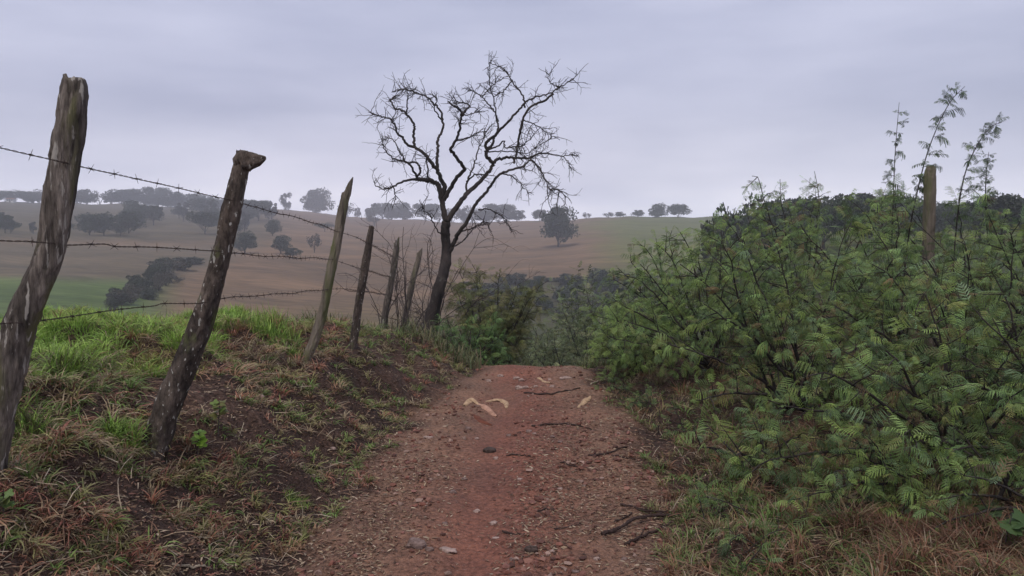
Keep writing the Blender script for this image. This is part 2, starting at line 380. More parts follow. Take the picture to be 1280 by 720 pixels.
POSTS = [
 ([(-18, 600, 54), (-12, 560, 52), (2, 498, 50), (14, 445, 48), (31, 393, 43), (50, 350, 40), (65, 310, 39), (77, 227, 42), (88, 160, 42), (92, 114, 38), (92, 96, 30)], 'post', notch, 'thick grey post with a split top, nearest the camera, leaning right over the grassy bank'),
 ([(193, 566, 33), (197, 551, 34), (213, 498, 36), (236, 445, 35), (256, 393, 34), (268, 352, 28), (279, 310, 26), (288, 268, 27), (297, 227, 24), (303, 205, 23), (307, 194, 26)], 'post2', knob, 'dark lichen-flecked post with a hooked top, second in the fence, leaning over'),
 ([(382, 452, 13), (391, 430, 14), (404, 388, 14), (412, 347, 14), (421, 305, 13), (428, 263, 13.5), (437, 228, 11)], 'post3', slant, 'slim greenish post with a slanted pointed top, third in the fence'),
 ([(440, 436, 12), (444, 413, 12), (447, 388, 11), (454, 347, 11.5), (461, 305, 10), (464.5, 283, 7)], 'post2', knob, 'short dark post with a narrow worn top, fourth in the fence'),
 ([(480, 412, 10), (482, 388, 10), (490, 347, 9.5), (495, 315, 9), (496, 300, 7)], 'post', slant, 'thin grey post fifth in the fence, among the dead brush'),
 ([(503, 416, 8), (508, 388, 9), (517, 347, 8.5), (523, 325, 8), (525, 313, 7)], 'post3', slant, 'pale far post, last before the bare tree'),
]
yb = [None, None, None, None, 12.2, 13.6]
for k, (pl, m, tp, lab) in enumerate(POSTS):
    t, Yb, pts, rad = post(pl, M[m], lab, ybase=yb[k], seed=k + 1, top=tp, depth_lean=[.1, .15, .1, 0, 0, 0][k])
    PD.append((Yb, pts, rad, t))
    if k == 1:   # the broken hook that juts to the right at the top
        b = MB(); o_ = np.array(t.location)
        hk = [at(302, 210, Yb + .13) - o_, at(304, 202, Yb + .13) - o_, at(312, 200, Yb + .12) - o_, at(321, 199, Yb + .12) - o_, at(332, 197.5, Yb + .12) - o_]
        tube(b, smooth_path(np.array(hk), 12), np.interp(np.arange(12), [0, 3, 6, 9, 11], [.040, .056, .052, .034, .010]), 18, rough=.2, seed=8)
        A_, B_ = at(302, 187, Yb + .13) - o_, at(333, 196.5, Yb + .12) - o_
        vv = b.v[-1]; vv[:, 2] = np.minimum(vv[:, 2], A_[2] + (B_[2] - A_[2]) * (vv[:, 0] - A_[0]) / (B_[0] - A_[0]) + .004 * np.sin(vv[:, 1] * 160 + vv[:, 0] * 90))
        kid(b, 'broken_stub', M['post2'], t)
print('post depths', [round(p[0], 2) for p in PD])
t, Yb, pts, rad = post([(1160, 420, 17), (1161, 330, 17), (1162, 260, 16.5), (1163, 222, 16), (1164, 208, 12)], M['post3'], 'grey round-topped post standing up out of the green bushes on the right', ybase=7.2, seed=21, top=None, group='posts')
del t['group']

# ------------------------------------------------------------------ barbed wire
def post_depth(px, py):
    """depth of the fence at this pixel: the front face of the nearest posts"""
    xs = []; ys = []
    for (Yb, pts, rad, _) in PD:
        qx, qy = project(pts); i_ = int(np.argmin(np.abs(qy - py))); xs.append(qx[i_]); ys.append(pts[i_][1] - rad[i_] * .95)
    xs = np.array(xs); ys = np.array(ys)
    if px < xs[0]: return float(max(1.2, ys[0] + (px - xs[0]) * (ys[1] - ys[0]) / (xs[1] - xs[0]) * .55))
    inv = np.interp(px, xs, 1 / ys); return float(1 / inv)
barb_mesh = None
def barb():
    b = MB(); r_ = .0011
    for a_ in (0, 1):
        for s_ in (-1, 1):
            d = np.array([.25 * s_, math.cos(a_ * 1.5 + .4) * s_, math.sin(a_ * 1.5 + .4) * s_]) * .02
            tube(b, [d * 0, d * .6, d], [r_, r_, r_ * .4], 4)
    th = np.linspace(0, 4 * math.pi, 14); tube(b, np.stack([np.linspace(-.006, .006, 14), .0035 * np.cos(th), .0035 * np.sin(th)], -1), r_, 4)
    return b.mesh('barb', M['wire'])
barb_mesh = barb()
WIRES = [
 ([(-330, 105), (-150, 150), (0, 186), (78, 202), (140, 216), (200, 231), (292, 250), (310, 257), (351, 267), (394, 279), (424, 290), (459, 303), (494, 322), (520, 333)], 'top strand of barbed wire running against the sky from post to post'),
 ([(-330, 285), (-150, 297), (0, 301), (34, 301), (66, 303), (84, 305), (129, 305), (148, 309), (200, 310), (239, 311), (279, 314), (293, 317), (336, 320), (372, 322), (416, 324), (425, 328), (455, 337), (491, 347), (516, 352)], 'middle strand of barbed wire crossing in front of the brown field'),
 ([(-330, 440), (-150, 420), (0, 404), (30, 402), (55, 399), (121, 391), (190, 383), (206, 379), (252, 378), (277, 374), (309, 370), (357, 367), (408, 362), (446, 363), (486, 369), (512, 374)], 'lowest strand of barbed wire, just above the green grass on the bank'),
]
for k, (pl, lab) in enumerate(WIRES):
    P = [at(p[0], p[1], post_depth(*p)) for p in pl]; P = np.array(P)
    S = smooth_path(P, 420)
    g = np.random.default_rng(k + 70)
    n_ = len(S); seglen = np.r_[0, np.cumsum(np.linalg.norm(np.diff(S, axis=0), axis=1))]
    S = S + .004 * np.stack([0 * seglen, np.sin(seglen * 9 + k), np.cos(seglen * 7.3 + k)], -1)
    t = thing('barbed_wire', lab, 'barbed wire', tuple(S[0]), group='strands of the wire fence')
    b = MB()
    fine = smooth_path(S[::3], 1500); fl = np.r_[0, np.cumsum(np.linalg.norm(np.diff(fine, axis=0), axis=1))]
    for ph in (0, math.pi):
        off = .0019 * np.stack([0 * fl, np.cos(fl * 2 * math.pi / .06 + ph), np.sin(fl * 2 * math.pi / .06 + ph)], -1)
        tube(b, fine + off - S[0], .0014, 4)
    kid(b, 'strand', M['wire'], t)
    d_ = .1
    while d_ < fl[-1] - .1:
        i_ = int(np.searchsorted(fl, d_)); dr = fine[i_ + 1] - fine[i_ - 1]
        o = bpy.data.objects.new('barb', barb_mesh); COL.objects.link(o); o.parent = t; o.location = tuple(fine[i_] - S[0])
        o.rotation_euler = (g.random() * 6, 0, math.atan2(dr[1], dr[0])); o.scale = (1.1,) * 3
        d_ += .125 + .02 * g.random()

# ------------------------------------------------------------------ the bare tree (limbs traced, depth grown limb by limb)
TY = 11.4
TB = np.array([*at(536, 420, TY)]); TB[2] = hz(TB[0], TB[1])
print('tree base', TB, project(TB))
LIMBS = [  # (points), width px start, end, depth drift
 ([(534, 424), (538, 410), (543, 385), (549, 360), (555, 340), (558, 320), (557, 300), (557, 288), (558, 277)], 21, 11.5, 0, 'trunk'),
 ([(558, 277), (554, 262), (552, 248), (548, 232), (543, 228), (533, 225), (522, 224)], 9, 6, .25, 'b'),
 ([(522, 224), (502, 227.5), (492, 233), (483, 236), (473, 234), (467, 227)], 4, 1.2, .5, 'b'),
 ([(492, 233), (495, 250)], 2, 1, -.3, 'b'),
 ([(522, 224), (512, 205), (497, 200), (485, 192), (479, 180), (477, 170)], 4, 1.2, -.5, 'b'),
 ([(522, 222), (525, 212), (522, 204), (507, 202), (500, 190), (492, 176), (480, 170)], 4, 1, .5, 'b'),
 ([(535, 224), (534, 203), (530, 190)], 3, 1.4, -.4, 'b'),
 ([(552, 248), (555, 235), (552, 225), (547, 213), (541, 206), (533, 195), (522, 186), (508, 180), (505, 175), (498, 167), (493, 155), (488, 149), (477, 146), (467, 143), (462, 140)], 8, 1.4, -.35, 'b'),
 ([(518, 183), (517, 170), (518, 160), (516, 152), (508, 142), (500, 137), (494, 136), (490, 128), (488, 124), (495, 120)], 4, 2, .3, 'b'),
 ([(508, 142), (509, 132), (510, 120), (508, 113), (503, 106)], 2.5, 1, -.4, 'b'),
 ([(546, 211), (547, 197), (547, 183), (547, 175), (552, 165), (554, 153), (550, 137), (543, 130), (535, 122), (523, 117), (512, 113), (500, 112), (490, 115)], 5, 1.4, .4, 'b'),
 ([(553, 152), (543, 135), (546, 125), (540, 118)], 2.4, 1, -.6, 'b'),
 ([(555, 250), (563, 235), (573, 220), (580, 211), (575, 203), (567, 192), (563, 187), (570, 175), (574, 163), (575, 152), (577, 145), (575, 138), (567, 132), (560, 127)], 6.5, 2, -.6, 'b'),
 ([(577, 145), (583, 137), (587, 132), (577, 128), (567, 128)], 3.4, 1.2, .6, 'b'),
 ([(577, 145), (586, 143), (596, 140), (606, 139)], 2, .9, -.6, 'b'),
 ([(570, 176), (583, 173), (593, 168), (599, 165), (609, 165)], 3, 1.2, .6, 'b'),
 ([(558, 277), (565, 268), (575, 253), (584, 242), (594, 233), (605, 222), (614, 211.5), (617, 204), (623, 199), (634, 197), (649, 197), (661, 198), (674, 192), (688, 192.5), (703, 195), (713, 193.5), (724, 195)], 9, 1, .45, 'b'),
 ([(703, 195), (709, 202), (715, 211)], 1.4, .8, .3, 'b'),
 ([(617, 205), (611, 198), (607, 193), (609, 188), (607, 180), (617, 170), (628, 160), (640, 147), (648, 138), (657, 128), (667, 122), (678, 119), (690, 116), (698, 110), (708, 104), (718, 97.5)], 5.5, 1, -.45, 'b'),
 ([(698, 110), (687, 102), (685, 92)], 1.6, .8, .4, 'b'),
 ([(692, 117), (682, 125), (670, 130), (658, 138), (651, 160), (647.5, 177), (645, 193), (642, 204)], 3, 3, 0.0, 'b'),
 ([(656, 134), (655, 127), (652, 117), (642, 105), (638, 98), (632, 88), (623, 82.5), (612, 78)], 3, 1, .5, 'b'),
 ([(640, 102), (630, 112), (617.5, 121)], 2, 1.2, -.4, 'b'),
 ([(607, 186), (615, 182), (617, 173), (622, 163), (622, 153), (618, 140), (612, 132), (603, 122), (593, 115), (585, 112)], 4.5, 1.2, .5, 'b'),
 ([(603, 122), (612, 110), (622, 102), (635, 95)], 2, .9, .5, 'b'),
 ([(621, 152), (617, 123), (612.5, 110), (612, 95), (612, 78)], 2.2, .9, -.4, 'b'),
 ([(558, 322), (562, 314), (567, 305), (574, 290), (583, 278), (590, 264), (598, 251), (609, 239), (616, 228), (625, 218), (639.5, 212), (654, 208), (665, 200), (676, 213), (683, 226), (688, 237), (697, 237), (708, 247)], 7, 1, -.4, 'b'),
 ([(688, 237), (685, 247)], 1.6, .8, .3, 'b'),
 ([(627, 217), (639.5, 220.5), (652, 231), (661, 242)], 2.4, 1, -.6, 'b'),
 ([(583, 243), (584, 226), (589, 215), (594, 201), (598, 186), (603, 176), (606, 160)], 3.4, 1.2, .8, 'b'),
 ([(583, 227), (593, 219), (605, 218), (612, 214)], 2.6, 1.4, -.4, 'b'),
 ([(611, 190), (634, 189), (658, 191), (672, 183), (690, 172)], 2.2, .8, .7, 'b'),
 ([(609, 187), (623, 182), (629, 176), (632, 184), (643, 183), (652, 183), (661, 175), (675, 160)], 2.6, .9, -.6, 'b'),
 ([(655, 150), (668, 155), (684, 166), (700, 175)], 1.8, .8, .6, 'b'),
 ([(575, 290), (590, 285), (606, 278), (615, 290)], 2.2, .9, -.7, 'b'),
 ([(598, 262), (612, 262), (628, 272), (640, 290)], 2.0, .8, .7, 'b'),
 ([(567, 308), (580, 300), (595, 284), (608, 280)], 2.0, .8, .9, 'b'),
 ([(556, 298), (545, 285), (538, 270), (530, 262), (524, 250)], 2.6, .9, -.7, 'b'),
]
def wiggle_twig(p, d, Lg, g, n=6, kink=.35):
    pts = [p]; d = d / np.linalg.norm(d)
    for _ in range(n):
        d = d + g.normal(0, kink, 3) * .6; d /= np.linalg.norm(d); pts.append(pts[-1] + d * Lg / n)
    return np.array(pts)
def bare_tree():
    tr = thing('bare_tree', 'tall leafless crooked tree with black spreading branches at the end of the fence', 'tree', tuple(TB))
    placed = []; g = np.random.default_rng(4)
    ppm = F / TY
    for li, (pl, w0, w1, drift, kind) in enumerate(LIMBS):
        P = smooth_path(pl, max(10, len(pl) * 5)); P2 = P + 0
        s_ = np.r_[0, np.cumsum(np.hypot(*np.diff(P, axis=0).T))]
        dep0 = 0.
        if kind != 'trunk':
            allp = np.concatenate([a for a in placed]); k_ = int(np.argmin(np.hypot(allp[:, 0] - P[0, 0], allp[:, 1] - P[0, 1]))); dep0 = allp[k_, 2]
        P2[1:-1] += g.normal(0, .55 if kind != 'trunk' else .3, P2[1:-1].shape)
        dep = dep0 + drift * (s_ / ppm) * .75 + .05 * np.sin(s_ / 14 + li) * np.minimum(1, s_ / 20)
        placed.append(np.c_[P, dep])
        W = np.array([at(a[0], a[1], TY + d_) for a, d_ in zip(P2, dep)]) - TB
        rad = (w0 + (w1 - w0) * (s_ / s_[-1]) ** .8) / 2 / ppm * .86
        b = MB()
        if kind == 'trunk':
            rad = rad * (1 + .18 * (vnoise(s_ / 9, s_ * 0) - .4)); W[0, 2] -= .1; rad[0] *= 1.3; rad[1] *= 1.15
            tube(b, W, rad, 14, rough=.12, seed=2)
            kid(b, 'trunk', M['bark'], tr); continue
        tube(b, W, rad, 8 if w0 > 5 else 6, rough=.10, seed=li)
        # fine twigs along the outer part of the limb
        Lm = s_[-1] / ppm; nt_ = int(4 + Lm * 15 * (1.0 if w0 < 5 else .8))
        for _ in range(nt_):
            f = g.uniform(.25 if w0 < 5 else .55, 1.0) ** .8; k_ = min(len(W) - 2, int(f * (len(W) - 1)))
            tdir = nrm(W[k_ + 1] - W[k_]); d = tdir * .55 + g.normal(0, .55, 3); d[2] += .12
            if W[k_, 0] > 1.1 and g.random() < .6: d[2] -= .35; d[0] += .3
            Lg = g.uniform(.1, .34)
            tw = wiggle_twig(W[k_], d, Lg, g); tube(b, tw, np.linspace(.0050, .0022, len(tw)), 4, cap=False)
            for _2 in range(g.integers(1, 4)):
                kk = g.integers(1, len(tw) - 1); d2 = nrm(tw[kk + 1] - tw[kk]) * .5 + g.normal(0, .55, 3)
                t2 = wiggle_twig(tw[kk], d2, Lg * g.uniform(.3, .6), g, 4); tube(b, t2, np.linspace(.0034, .0018, len(t2)), 3, cap=False)
        kid(b, 'branch', M['bark'], tr)
bare_tree()

# ------------------------------------------------------------------ dead brush
def dead_brush(px, py, hgt, label, seed, n=9, spread=.5, Y=None, m='twig'):
    p = ground_hit(px, py) if Y is None else at(px, py, Y); p[2] = hz(p[0], p[1])
    g = np.random.default_rng(seed); t = thing('dead_shrub', label, 'dead shrub', tuple(p))
    for k in range(n):
        d = np.array([g.normal(0, spread), g.normal(0, spread), 1.2]); Lg = hgt * g.uniform(.6, 1.05); b = MB()
        def grow(p0, d, Lg, r, lev):
            tw = wiggle_twig(p0, d, Lg, g, 9, .28); tube(b, tw, np.linspace(r, r * .35, len(tw)), 5 if lev == 0 else 3, cap=False)
            if lev < 2:
                for _ in range(g.integers(4, 8)):
                    kk = g.integers(2, 9); grow(tw[kk], nrm(tw[kk] - tw[kk - 1]) * .6 + g.normal(0, .5, 3), Lg * g.uniform(.25, .5), r * .5, lev + 1)
        grow(np.zeros(3), d, Lg, g.uniform(.009, .017), 0); kid(b, 'stem', M[m], t)
dead_brush(528, 412, 2.5, 'tangle of grey dead branches just left of the bare tree trunk', 3, n=10, spread=.30, Y=12.5)
dead_brush(500, 408, 2.2, 'thin dead brush between the two farthest fence posts', 8, n=8, spread=.3, Y=13.2)
dead_brush(556, 440, .8, 'low brown dead bush at the foot of the bare tree', 12, n=9, spread=.7, Y=11.0)

# ------------------------------------------------------------------ feathery-leaved shrubs
def pinnate(npair, seed, droop=.25, width=.085):
    g = np.random.default_rng(seed); v = []; q = []
    v += [(0, -.012, 0), (0, .012, 0), (.5, .012, .03), (.5, -.012, .03), (1, .004, -.06), (1, -.004, -.06)]; q += [(0, 1, 2, 3), (3, 2, 4, 5)]
    for k in range(npair):
        t = .12 + .88 * k / (npair - 1); zz = .03 * math.sin(t * 3.1) - .07 * t * t
        ln = .40 * (math.sin(.55 + 2.1 * t) * .9 + .1) * g.uniform(.85, 1.1)
        for s in (-1, 1):
            a = R(62 - 30 * t) + g.normal(0, .08); d = np.array([math.cos(a), s * math.sin(a), 0]); nn = np.array([-d[1], d[0], 0]) * width * .5
            p0 = np.array([t, 0, zz]); p1 = p0 + d * ln * .55 + [0, 0, -.02 - droop * .06]; p2 = p0 + d * ln + [0, 0, -droop * .3 * g.uniform(.6, 1.3)]
            i0 = len(v); v += [p0 - nn * .4, p0 + nn * .4, p1 + nn, p1 - nn, p2 + nn * .5, p2 - nn * .5]; q += [(i0, i0 + 1, i0 + 2, i0 + 3), (i0 + 3, i0 + 2, i0 + 4, i0 + 5)]
    return np.array([tuple(a) for a in v]), np.array(q)
PINN = [pinnate(7, 1, .5, .055), pinnate(8, 2, 1.2, .05), pinnate(6, 3, .2, .06), pinnate(7, 9, 2.2, .05)]
PINN_LO = [pinnate(4, 5, .4, .14), pinnate(5, 6, .3, .13)]
# blade leaf for ordinary shrubs
LEAFQ = (np.array([(0, -.02, 0), (0, .02, 0), (.4, .2, .04), (.4, -.2, .04), (1, .02, -.1), (1, -.02, -.1)]), np.array([(0, 1, 2, 3), (3, 2, 4, 5)]))

class Shrub:
    def __init__(s, seed, protos, lsize, cols, tipcol, ldens=1.): s.g = np.random.default_rng(seed); s.protos = protos; s.ls = lsize; s.cols = np.array(cols); s.tip = np.array(tipcol); s.LP = []; s.LD = []; s.LB = []; s.stems = []; s.ld = ldens
    def stem(s, pts, r0, branch=1., blen=.5, start=.18, leafstart=.35, keep=None, origin=None):
        g = s.g; b = MB(); pts = np.asarray(pts); tube(b, pts, np.linspace(r0, max(.0022, r0 * .22), len(pts)), 6, cap=False)
        sl_ = np.r_[0, np.cumsum(np.linalg.norm(np.diff(pts, axis=0), axis=1))]; Lt = sl_[-1]
        d_ = Lt * (start + .06)
        while d_ < Lt:
            k = min(len(pts) - 2, int(np.searchsorted(sl_, d_))); f = d_ / Lt; td = nrm(pts[k + 1] - pts[k])
            side = np.cross(td, g.normal(0, 1, 3)); side /= np.linalg.norm(side)
            d = td * .55 + side * .9 + [0, 0, .12]
            Lb = blen * g.uniform(.5, 1.1) * (1.15 - .75 * f)
            tw = wiggle_twig(pts[k], d, Lb, g, 7, .16)
            tw[:, 2] -= (np.linspace(0, 1, 8) ** 2) * Lb * .14
            if keep is None or keep(tw[-1] + origin):
                tube(b, tw, np.linspace(max(.002, r0 * .32), .0014, 8), 4, cap=False)
                s.leaves(tw, .25 if f < .5 else .08, f)
            d_ += (.10 + .05 * g.random()) / branch
        s.leaves(pts, leafstart + .4, 1., .8)
        s.stems.append(b)
    def leaves(s, pts, start, f, dens=1.):
        g = s.g; sl_ = np.r_[0, np.cumsum(np.linalg.norm(np.diff(pts, axis=0), axis=1))]; Lt = sl_[-1]
        n = max(2, int(Lt * (1 - start) / .034 * dens * s.ld * (.13 / s.ls) ** .8))
        dd = g.uniform(start, 1., n) * Lt; dd[-1] = Lt
        P = np.stack([np.interp(dd, sl_, pts[:, i]) for i in range(3)], -1)
        k = np.clip(np.searchsorted(sl_, dd) - 1, 0, len(pts) - 2); td = nrm(pts[k + 1] - pts[k])
        sd = nrm(np.cross(td, g.normal(0, 1, (n, 3)))); D = td * .55 + sd * .9; D[:, 2] = D[:, 2] * .6 - .02; D[-1] = td[-1]
        s.LP.append(P); s.LD.append(D); s.LB.append((dd / Lt) ** 2 * (.35 + .65 * f))
    def finish(s, name, label, cat, loc, group=None, foliage='foliage', wood='bark', keep=None, leafmat='leaf'):
        g = s.g; t = thing(name, label, cat, tuple(loc), group=group)
        for b in s.stems: kid(b, 'stem', M[wood], t)
        P = np.concatenate(s.LP); D = np.concatenate(s.LD); Bt = np.concatenate(s.LB)
        if keep is not None: k = keep(P + loc); P, D, Bt = P[k], D[k], Bt[k]
        n = len(P); mb = MB(); which = g.integers(0, len(s.protos), n)
        up = np.array([0, 0, 1.]) + g.normal(0, .5, (n, 3)); sc = s.ls * (.42 + .85 * g.random(n) ** 1.5)
        base = s.cols[g.integers(0, len(s.cols), n)] * (g.uniform(.5, 1.5, (n, 1)) + 1.3 * g.random((n, 1)) ** 4)
        tip = (g.random(n) < .5 * Bt)[:, None] * g.uniform(.3, 1, (n, 1)); cols = base * (1 - tip) + s.tip * tip
        for k in range(len(s.protos)):
            m_ = which == k; pv, pq = s.protos[k]
            if m_.any(): scatter(mb, pv, pq, frames(D[m_], up[m_], sc[m_]), P[m_], cols[m_])
        kid(mb, foliage, M[leafmat], t, vcol=True, smooth=False); return t
GREENS = [(.105, .170, .060), (.130, .205, .066), (.085, .138, .056), (.155, .225, .072), (.115, .172, .085), (.12, .165, .054), (.17, .18, .055), (.11, .155, .048), (.11, .075, .035)]
TIP = (.30, .42, .10)
from functools import reduce
def inpoly(poly):
    poly = np.array(poly, float)
    def f(P):
        P = np.atleast_2d(P); x, y = project(P); ins = np.zeros(len(P), bool); n = len(poly)
        for a in range(n):
            x0, y0 = poly[a]; x1, y1 = poly[(a + 1) % n]
            c_ = ((y0 > y) != (y1 > y)); 
            with np.errstate(divide='ignore', invalid='ignore'): xx = (x1 - x0) * (y - y0) / (y1 - y0) + x0
            ins ^= c_ & (x < xx)
        return ins
    return f
SIL = inpoly([(742, 470), (738, 430), (728, 405), (736, 380), (760, 345), (775, 318), (800, 300), (838, 282), (862, 292), (885, 272), (905, 262), (915, 240), (938, 222), (965, 226), (985, 222), (1015, 216), (1030, 236), (1060, 246), (1095, 240), (1108, 205), (1128, 190), (1150, 228), (1155, 300), (1172, 300), (1175, 250), (1198, 222), (1240, 245), (1262, 262), (1300, 240), (1800, 200), (1800, 900), (1010, 760), (985, 700), (945, 640), (900, 590), (865, 550), (825, 520), (772, 500)])
def gen_stem(g, base, tip, n=16, sag=.12):
    """arching stem from base to tip, wavy"""
    base = np.asarray(base, float); tip = np.asarray(tip, float); t = np.linspace(0, 1, n)[:, None]
    L_ = np.linalg.norm(tip - base); mid_ = (base + tip) / 2 + np.array([0, 0, L_ * sag])
    P = (1 - t) ** 2 * base + 2 * t * (1 - t) * mid_ + t * t * tip
    P[1:-1] += np.cumsum(g.normal(0, .006, (n - 2, 3)), 0) * L_; return P
def big_shrub(bpx, bpy_, Y, tips, label, seed, nextra=8, rad=1.0, h=1.5, lean=(-.4, -.1), blen=.5, branch=1., lsize=.105, cols=GREENS, tipc=TIP, keep=SIL, r0=.0135, protos=PINN, ld=1.0, group='feathery green bushes along the right of the path'):
    p = at(bpx, bpy_, Y) if Y else ground_hit(bpx, bpy_); p[2] = hz(p[0], p[1]) - .02; Y = p[1]
    s = Shrub(seed, protos, lsize, cols, tipc, ld); g = s.g
    for (tx, ty, tY) in tips:
        pts = gen_stem(g, g.normal(0, .06, 3) * [1, 1, 0], at(tx, ty, tY) - p); s.stem(pts, r0 * 1.2, branch, blen, keep=keep, origin=p)
    c_ = 0; tries = 0
    while c_ < nextra and tries < 400:
        tries += 1; a = g.uniform(0, 6.283); rr_ = rad * math.sqrt(g.random()); tip = np.array([math.cos(a) * rr_ + lean[0] * g.random(), math.sin(a) * rr_ + lean[1] * g.random(), h * g.uniform(.35, 1.05)])
        if keep is not None and not keep(tip + p)[0]: continue
        pts = gen_stem(g, g.normal(0, .09, 3) * [1, 1, 0], tip); s.stem(pts, r0 * g.uniform(.6, 1.1), branch, blen, keep=keep, origin=p); c_ += 1
    return s.finish('feathery_shrub', label, 'bush', p, group, keep=keep)
# right hand thicket, far to near
big_shrub(1010, 440, 10.5, [(940, 220, 10), (905, 262, 10), (1018, 214, 10.2), (975, 224, 10.5), (870, 300, 9.8)], 'feathery bush whose top stands highest left of the post, well back from the path', 101, 16, 1.6, 2.2, lsize=.105)
big_shrub(1210, 430, 10.5, [(1130, 240, 10.5), (1080, 250, 10.2), (1260, 262, 10), (1200, 240, 10.3)], 'feathery bush behind the round-topped post on the right', 102, 16, 1.7, 2.0, lsize=.11)
big_shrub(860, 452, 10.2, [(745, 400, 9.6), (762, 352, 9.8), (800, 305, 10), (840, 288, 10.4), (735, 430, 9.6), (772, 335, 9.7), (788, 318, 9.9), (755, 375, 9.5), (820, 298, 10)], 'feathery bush leaning over the path just before its crest', 103, 16, 1.2, 1.4, lsize=.10)
big_shrub(800, 478, 8.9, [(742, 448, 8.6), (775, 400, 8.7), (830, 380, 8.9)], 'low bright green bush touching the path edge near the crest', 104, 16, .7, .75, lsize=.11, cols=[(.13, .20, .05), (.16, .23, .06), (.10, .16, .05), (.15, .18, .06)], tipc=(.26, .36, .09))
big_shrub(900, 500, 7.9, [(765, 372, 7.6), (800, 330, 7.8), (850, 290, 8), (760, 420, 7.4), (905, 290, 8), (820, 440, 7.2), (782, 345, 7.7), (822, 306, 7.9), (862, 312, 7.6), (780, 400, 7.3)], 'broad feathery bush with long stems reaching left over the path', 105, 16, 1.1, 1.6, cols=[(.11, .17, .05), (.13, .20, .055), (.09, .14, .05), (.14, .16, .055)], lsize=.10)
big_shrub(1120, 470, 8.0, [(1117, 300, 8), (1000, 280, 7.8), (945, 270, 8.2), (1060, 262, 8), (900, 330, 7.6)], 'upright feathery bush between the path bushes and the post', 106, 18, 1.4, 1.9, lsize=.105)
big_shrub(1000, 550, 6.1, [(850, 330, 5.8), (880, 380, 5.7), (930, 300, 6), (835, 430, 5.7), (985, 320, 6), (870, 500, 5.4)], 'dense feathery bush in the middle of the right bank, stems slanting up to the left', 107, 18, 1.1, 1.5, lsize=.10)
big_shrub(1215, 560, 5.9, [(1196, 300, 6), (1090, 330, 5.7), (1040, 380, 5.6), (1270, 300, 5.9), (1150, 320, 5.8)], 'tall feathery bush with an upright dark stem right of the post', 108, 16, 1.2, 1.6, lsize=.10)
big_shrub(1330, 520, 6.4, [(1262, 290, 6.2), (1300, 250, 6.4), (1240, 330, 6)], 'feathery bush at the right edge of the picture, farther back', 109, 14, 1.3, 1.8, lsize=.105)
big_shrub(1200, 625, 4.6, [(1010, 470, 4.3), (1100, 420, 4.4), (960, 500, 4.5), (1190, 440, 4.5), (940, 590, 4.2), (1060, 560, 4.0)], 'nearest feathery bush, its dark leaning stems rising from the dead grass', 110, 12, .9, 1.0, lsize=.095)
big_shrub(1330, 640, 4.2, [(1230, 480, 4.0), (1270, 430, 4.2), (1180, 560, 3.9)], 'dark feathery bush cut off by the right edge, closest to the camera', 111, 10, .8, 1.1, lsize=.095)
big_shrub(945, 610, 5.0, [(870, 560, 4.7), (920, 570, 4.6), (1000, 560, 4.8)], 'small low feathery sprig in the grass below the bushes', 112, 5, .5, .45, lsize=.10)
for k, (px, py, h_, lab) in enumerate([(770, 492, .35, 'small green fern-like sprig at the path edge just before the crest'), (810, 512, .4, 'bright low sprig at the path edge beside the white husk'), (850, 545, .4, 'low sprig in the verge grass halfway down the right edge'),
      (905, 640, .3, 'small pale green sprig in the grass above the stick pile'), (935, 690, .3, 'low sprig in the grass near the bottom, right of the sticks'), (1060, 640, .35, 'sprig hanging over the dead rusty grass'), (960, 560, .5, 'low bush tip poking out over the verge')]):
    big_shrub(px, py, None, [], lab, 400 + k, 7, .2, h_ * .6, lean=(-.1, -.1), blen=.16, lsize=.06, keep=None, r0=.004, cols=[(.08, .13, .045), (.10, .15, .05), (.07, .11, .045)], tipc=(.2, .3, .08), group='low sprigs along the right verge')
NEARSIL = inpoly([(960, 600), (1000, 540), (1150, 500), (1900, 400), (1900, 1200), (1290, 730), (1200, 690), (1130, 700), (1050, 690), (985, 650)])
big_shrub(1150, 640, 4.25, [(985, 625, 3.9), (1045, 600, 3.9), (1100, 575, 4.0), (1020, 660, 3.8), (1180, 560, 4.1), (1120, 655, 3.75)], 'low feathery bush spreading over the rusty dead grass, its fronds reaching the stick pile side', 113, 12, .6, .5, blen=.32, lsize=.085, keep=NEARSIL, r0=.009)
big_shrub(1275, 690, 3.75, [(1190, 620, 3.6), (1240, 580, 3.7), (1160, 665, 3.5), (1280, 560, 3.7), (1225, 670, 3.45)], 'low feathery bush in the bottom right corner beside the broad leaves', 114, 12, .6, .55, blen=.32, lsize=.085, keep=NEARSIL, r0=.009)
# tall shoots above the thicket
def shoot(pl, Y, label, seed, ls=.12, n=26):
    p0 = at(*pl[0], Y); p = p0.copy(); p[2] = hz(p[0], p[1]) - .02
    P = smooth_path(np.array([at(a, b_, Y) for a, b_ in pl]), n); P = np.concatenate([[p], P]) - p
    s = Shrub(seed, [pinnate(7, 31, .8, .085), pinnate(6, 32, 1.6, .09), pinnate(7, 33, 2.4, .08)], ls, [(.055, .085, .038), (.075, .11, .045), (.045, .07, .035)], (.12, .18, .06)); b = MB(); tube(b, P, np.linspace(.011, .0022, len(P)), 6, cap=False); s.stems.append(b); g = s.g
    L_ = len(P)
    for k in range(int(L_ * .3), L_ - 1):
        for _ in range(2):
            td = nrm(P[k + 1] - P[k]); sd = np.cross(td, g.normal(0, 1, 3)); sd /= np.linalg.norm(sd); Lb = g.uniform(.04, .13) * (1.1 - .6 * k / L_)
            tw = wiggle_twig(P[k], td * .5 + sd - np.array([0, 0, .35]), Lb * .8, g, 4, .15); tube(b, tw, np.linspace(.0028, .0014, 5), 3, cap=False); s.leaves(tw, .2, .3, 2.2)
    return s.finish('tall_shoot', label, 'plant shoot', p, 'tall shoots standing above the right bushes')
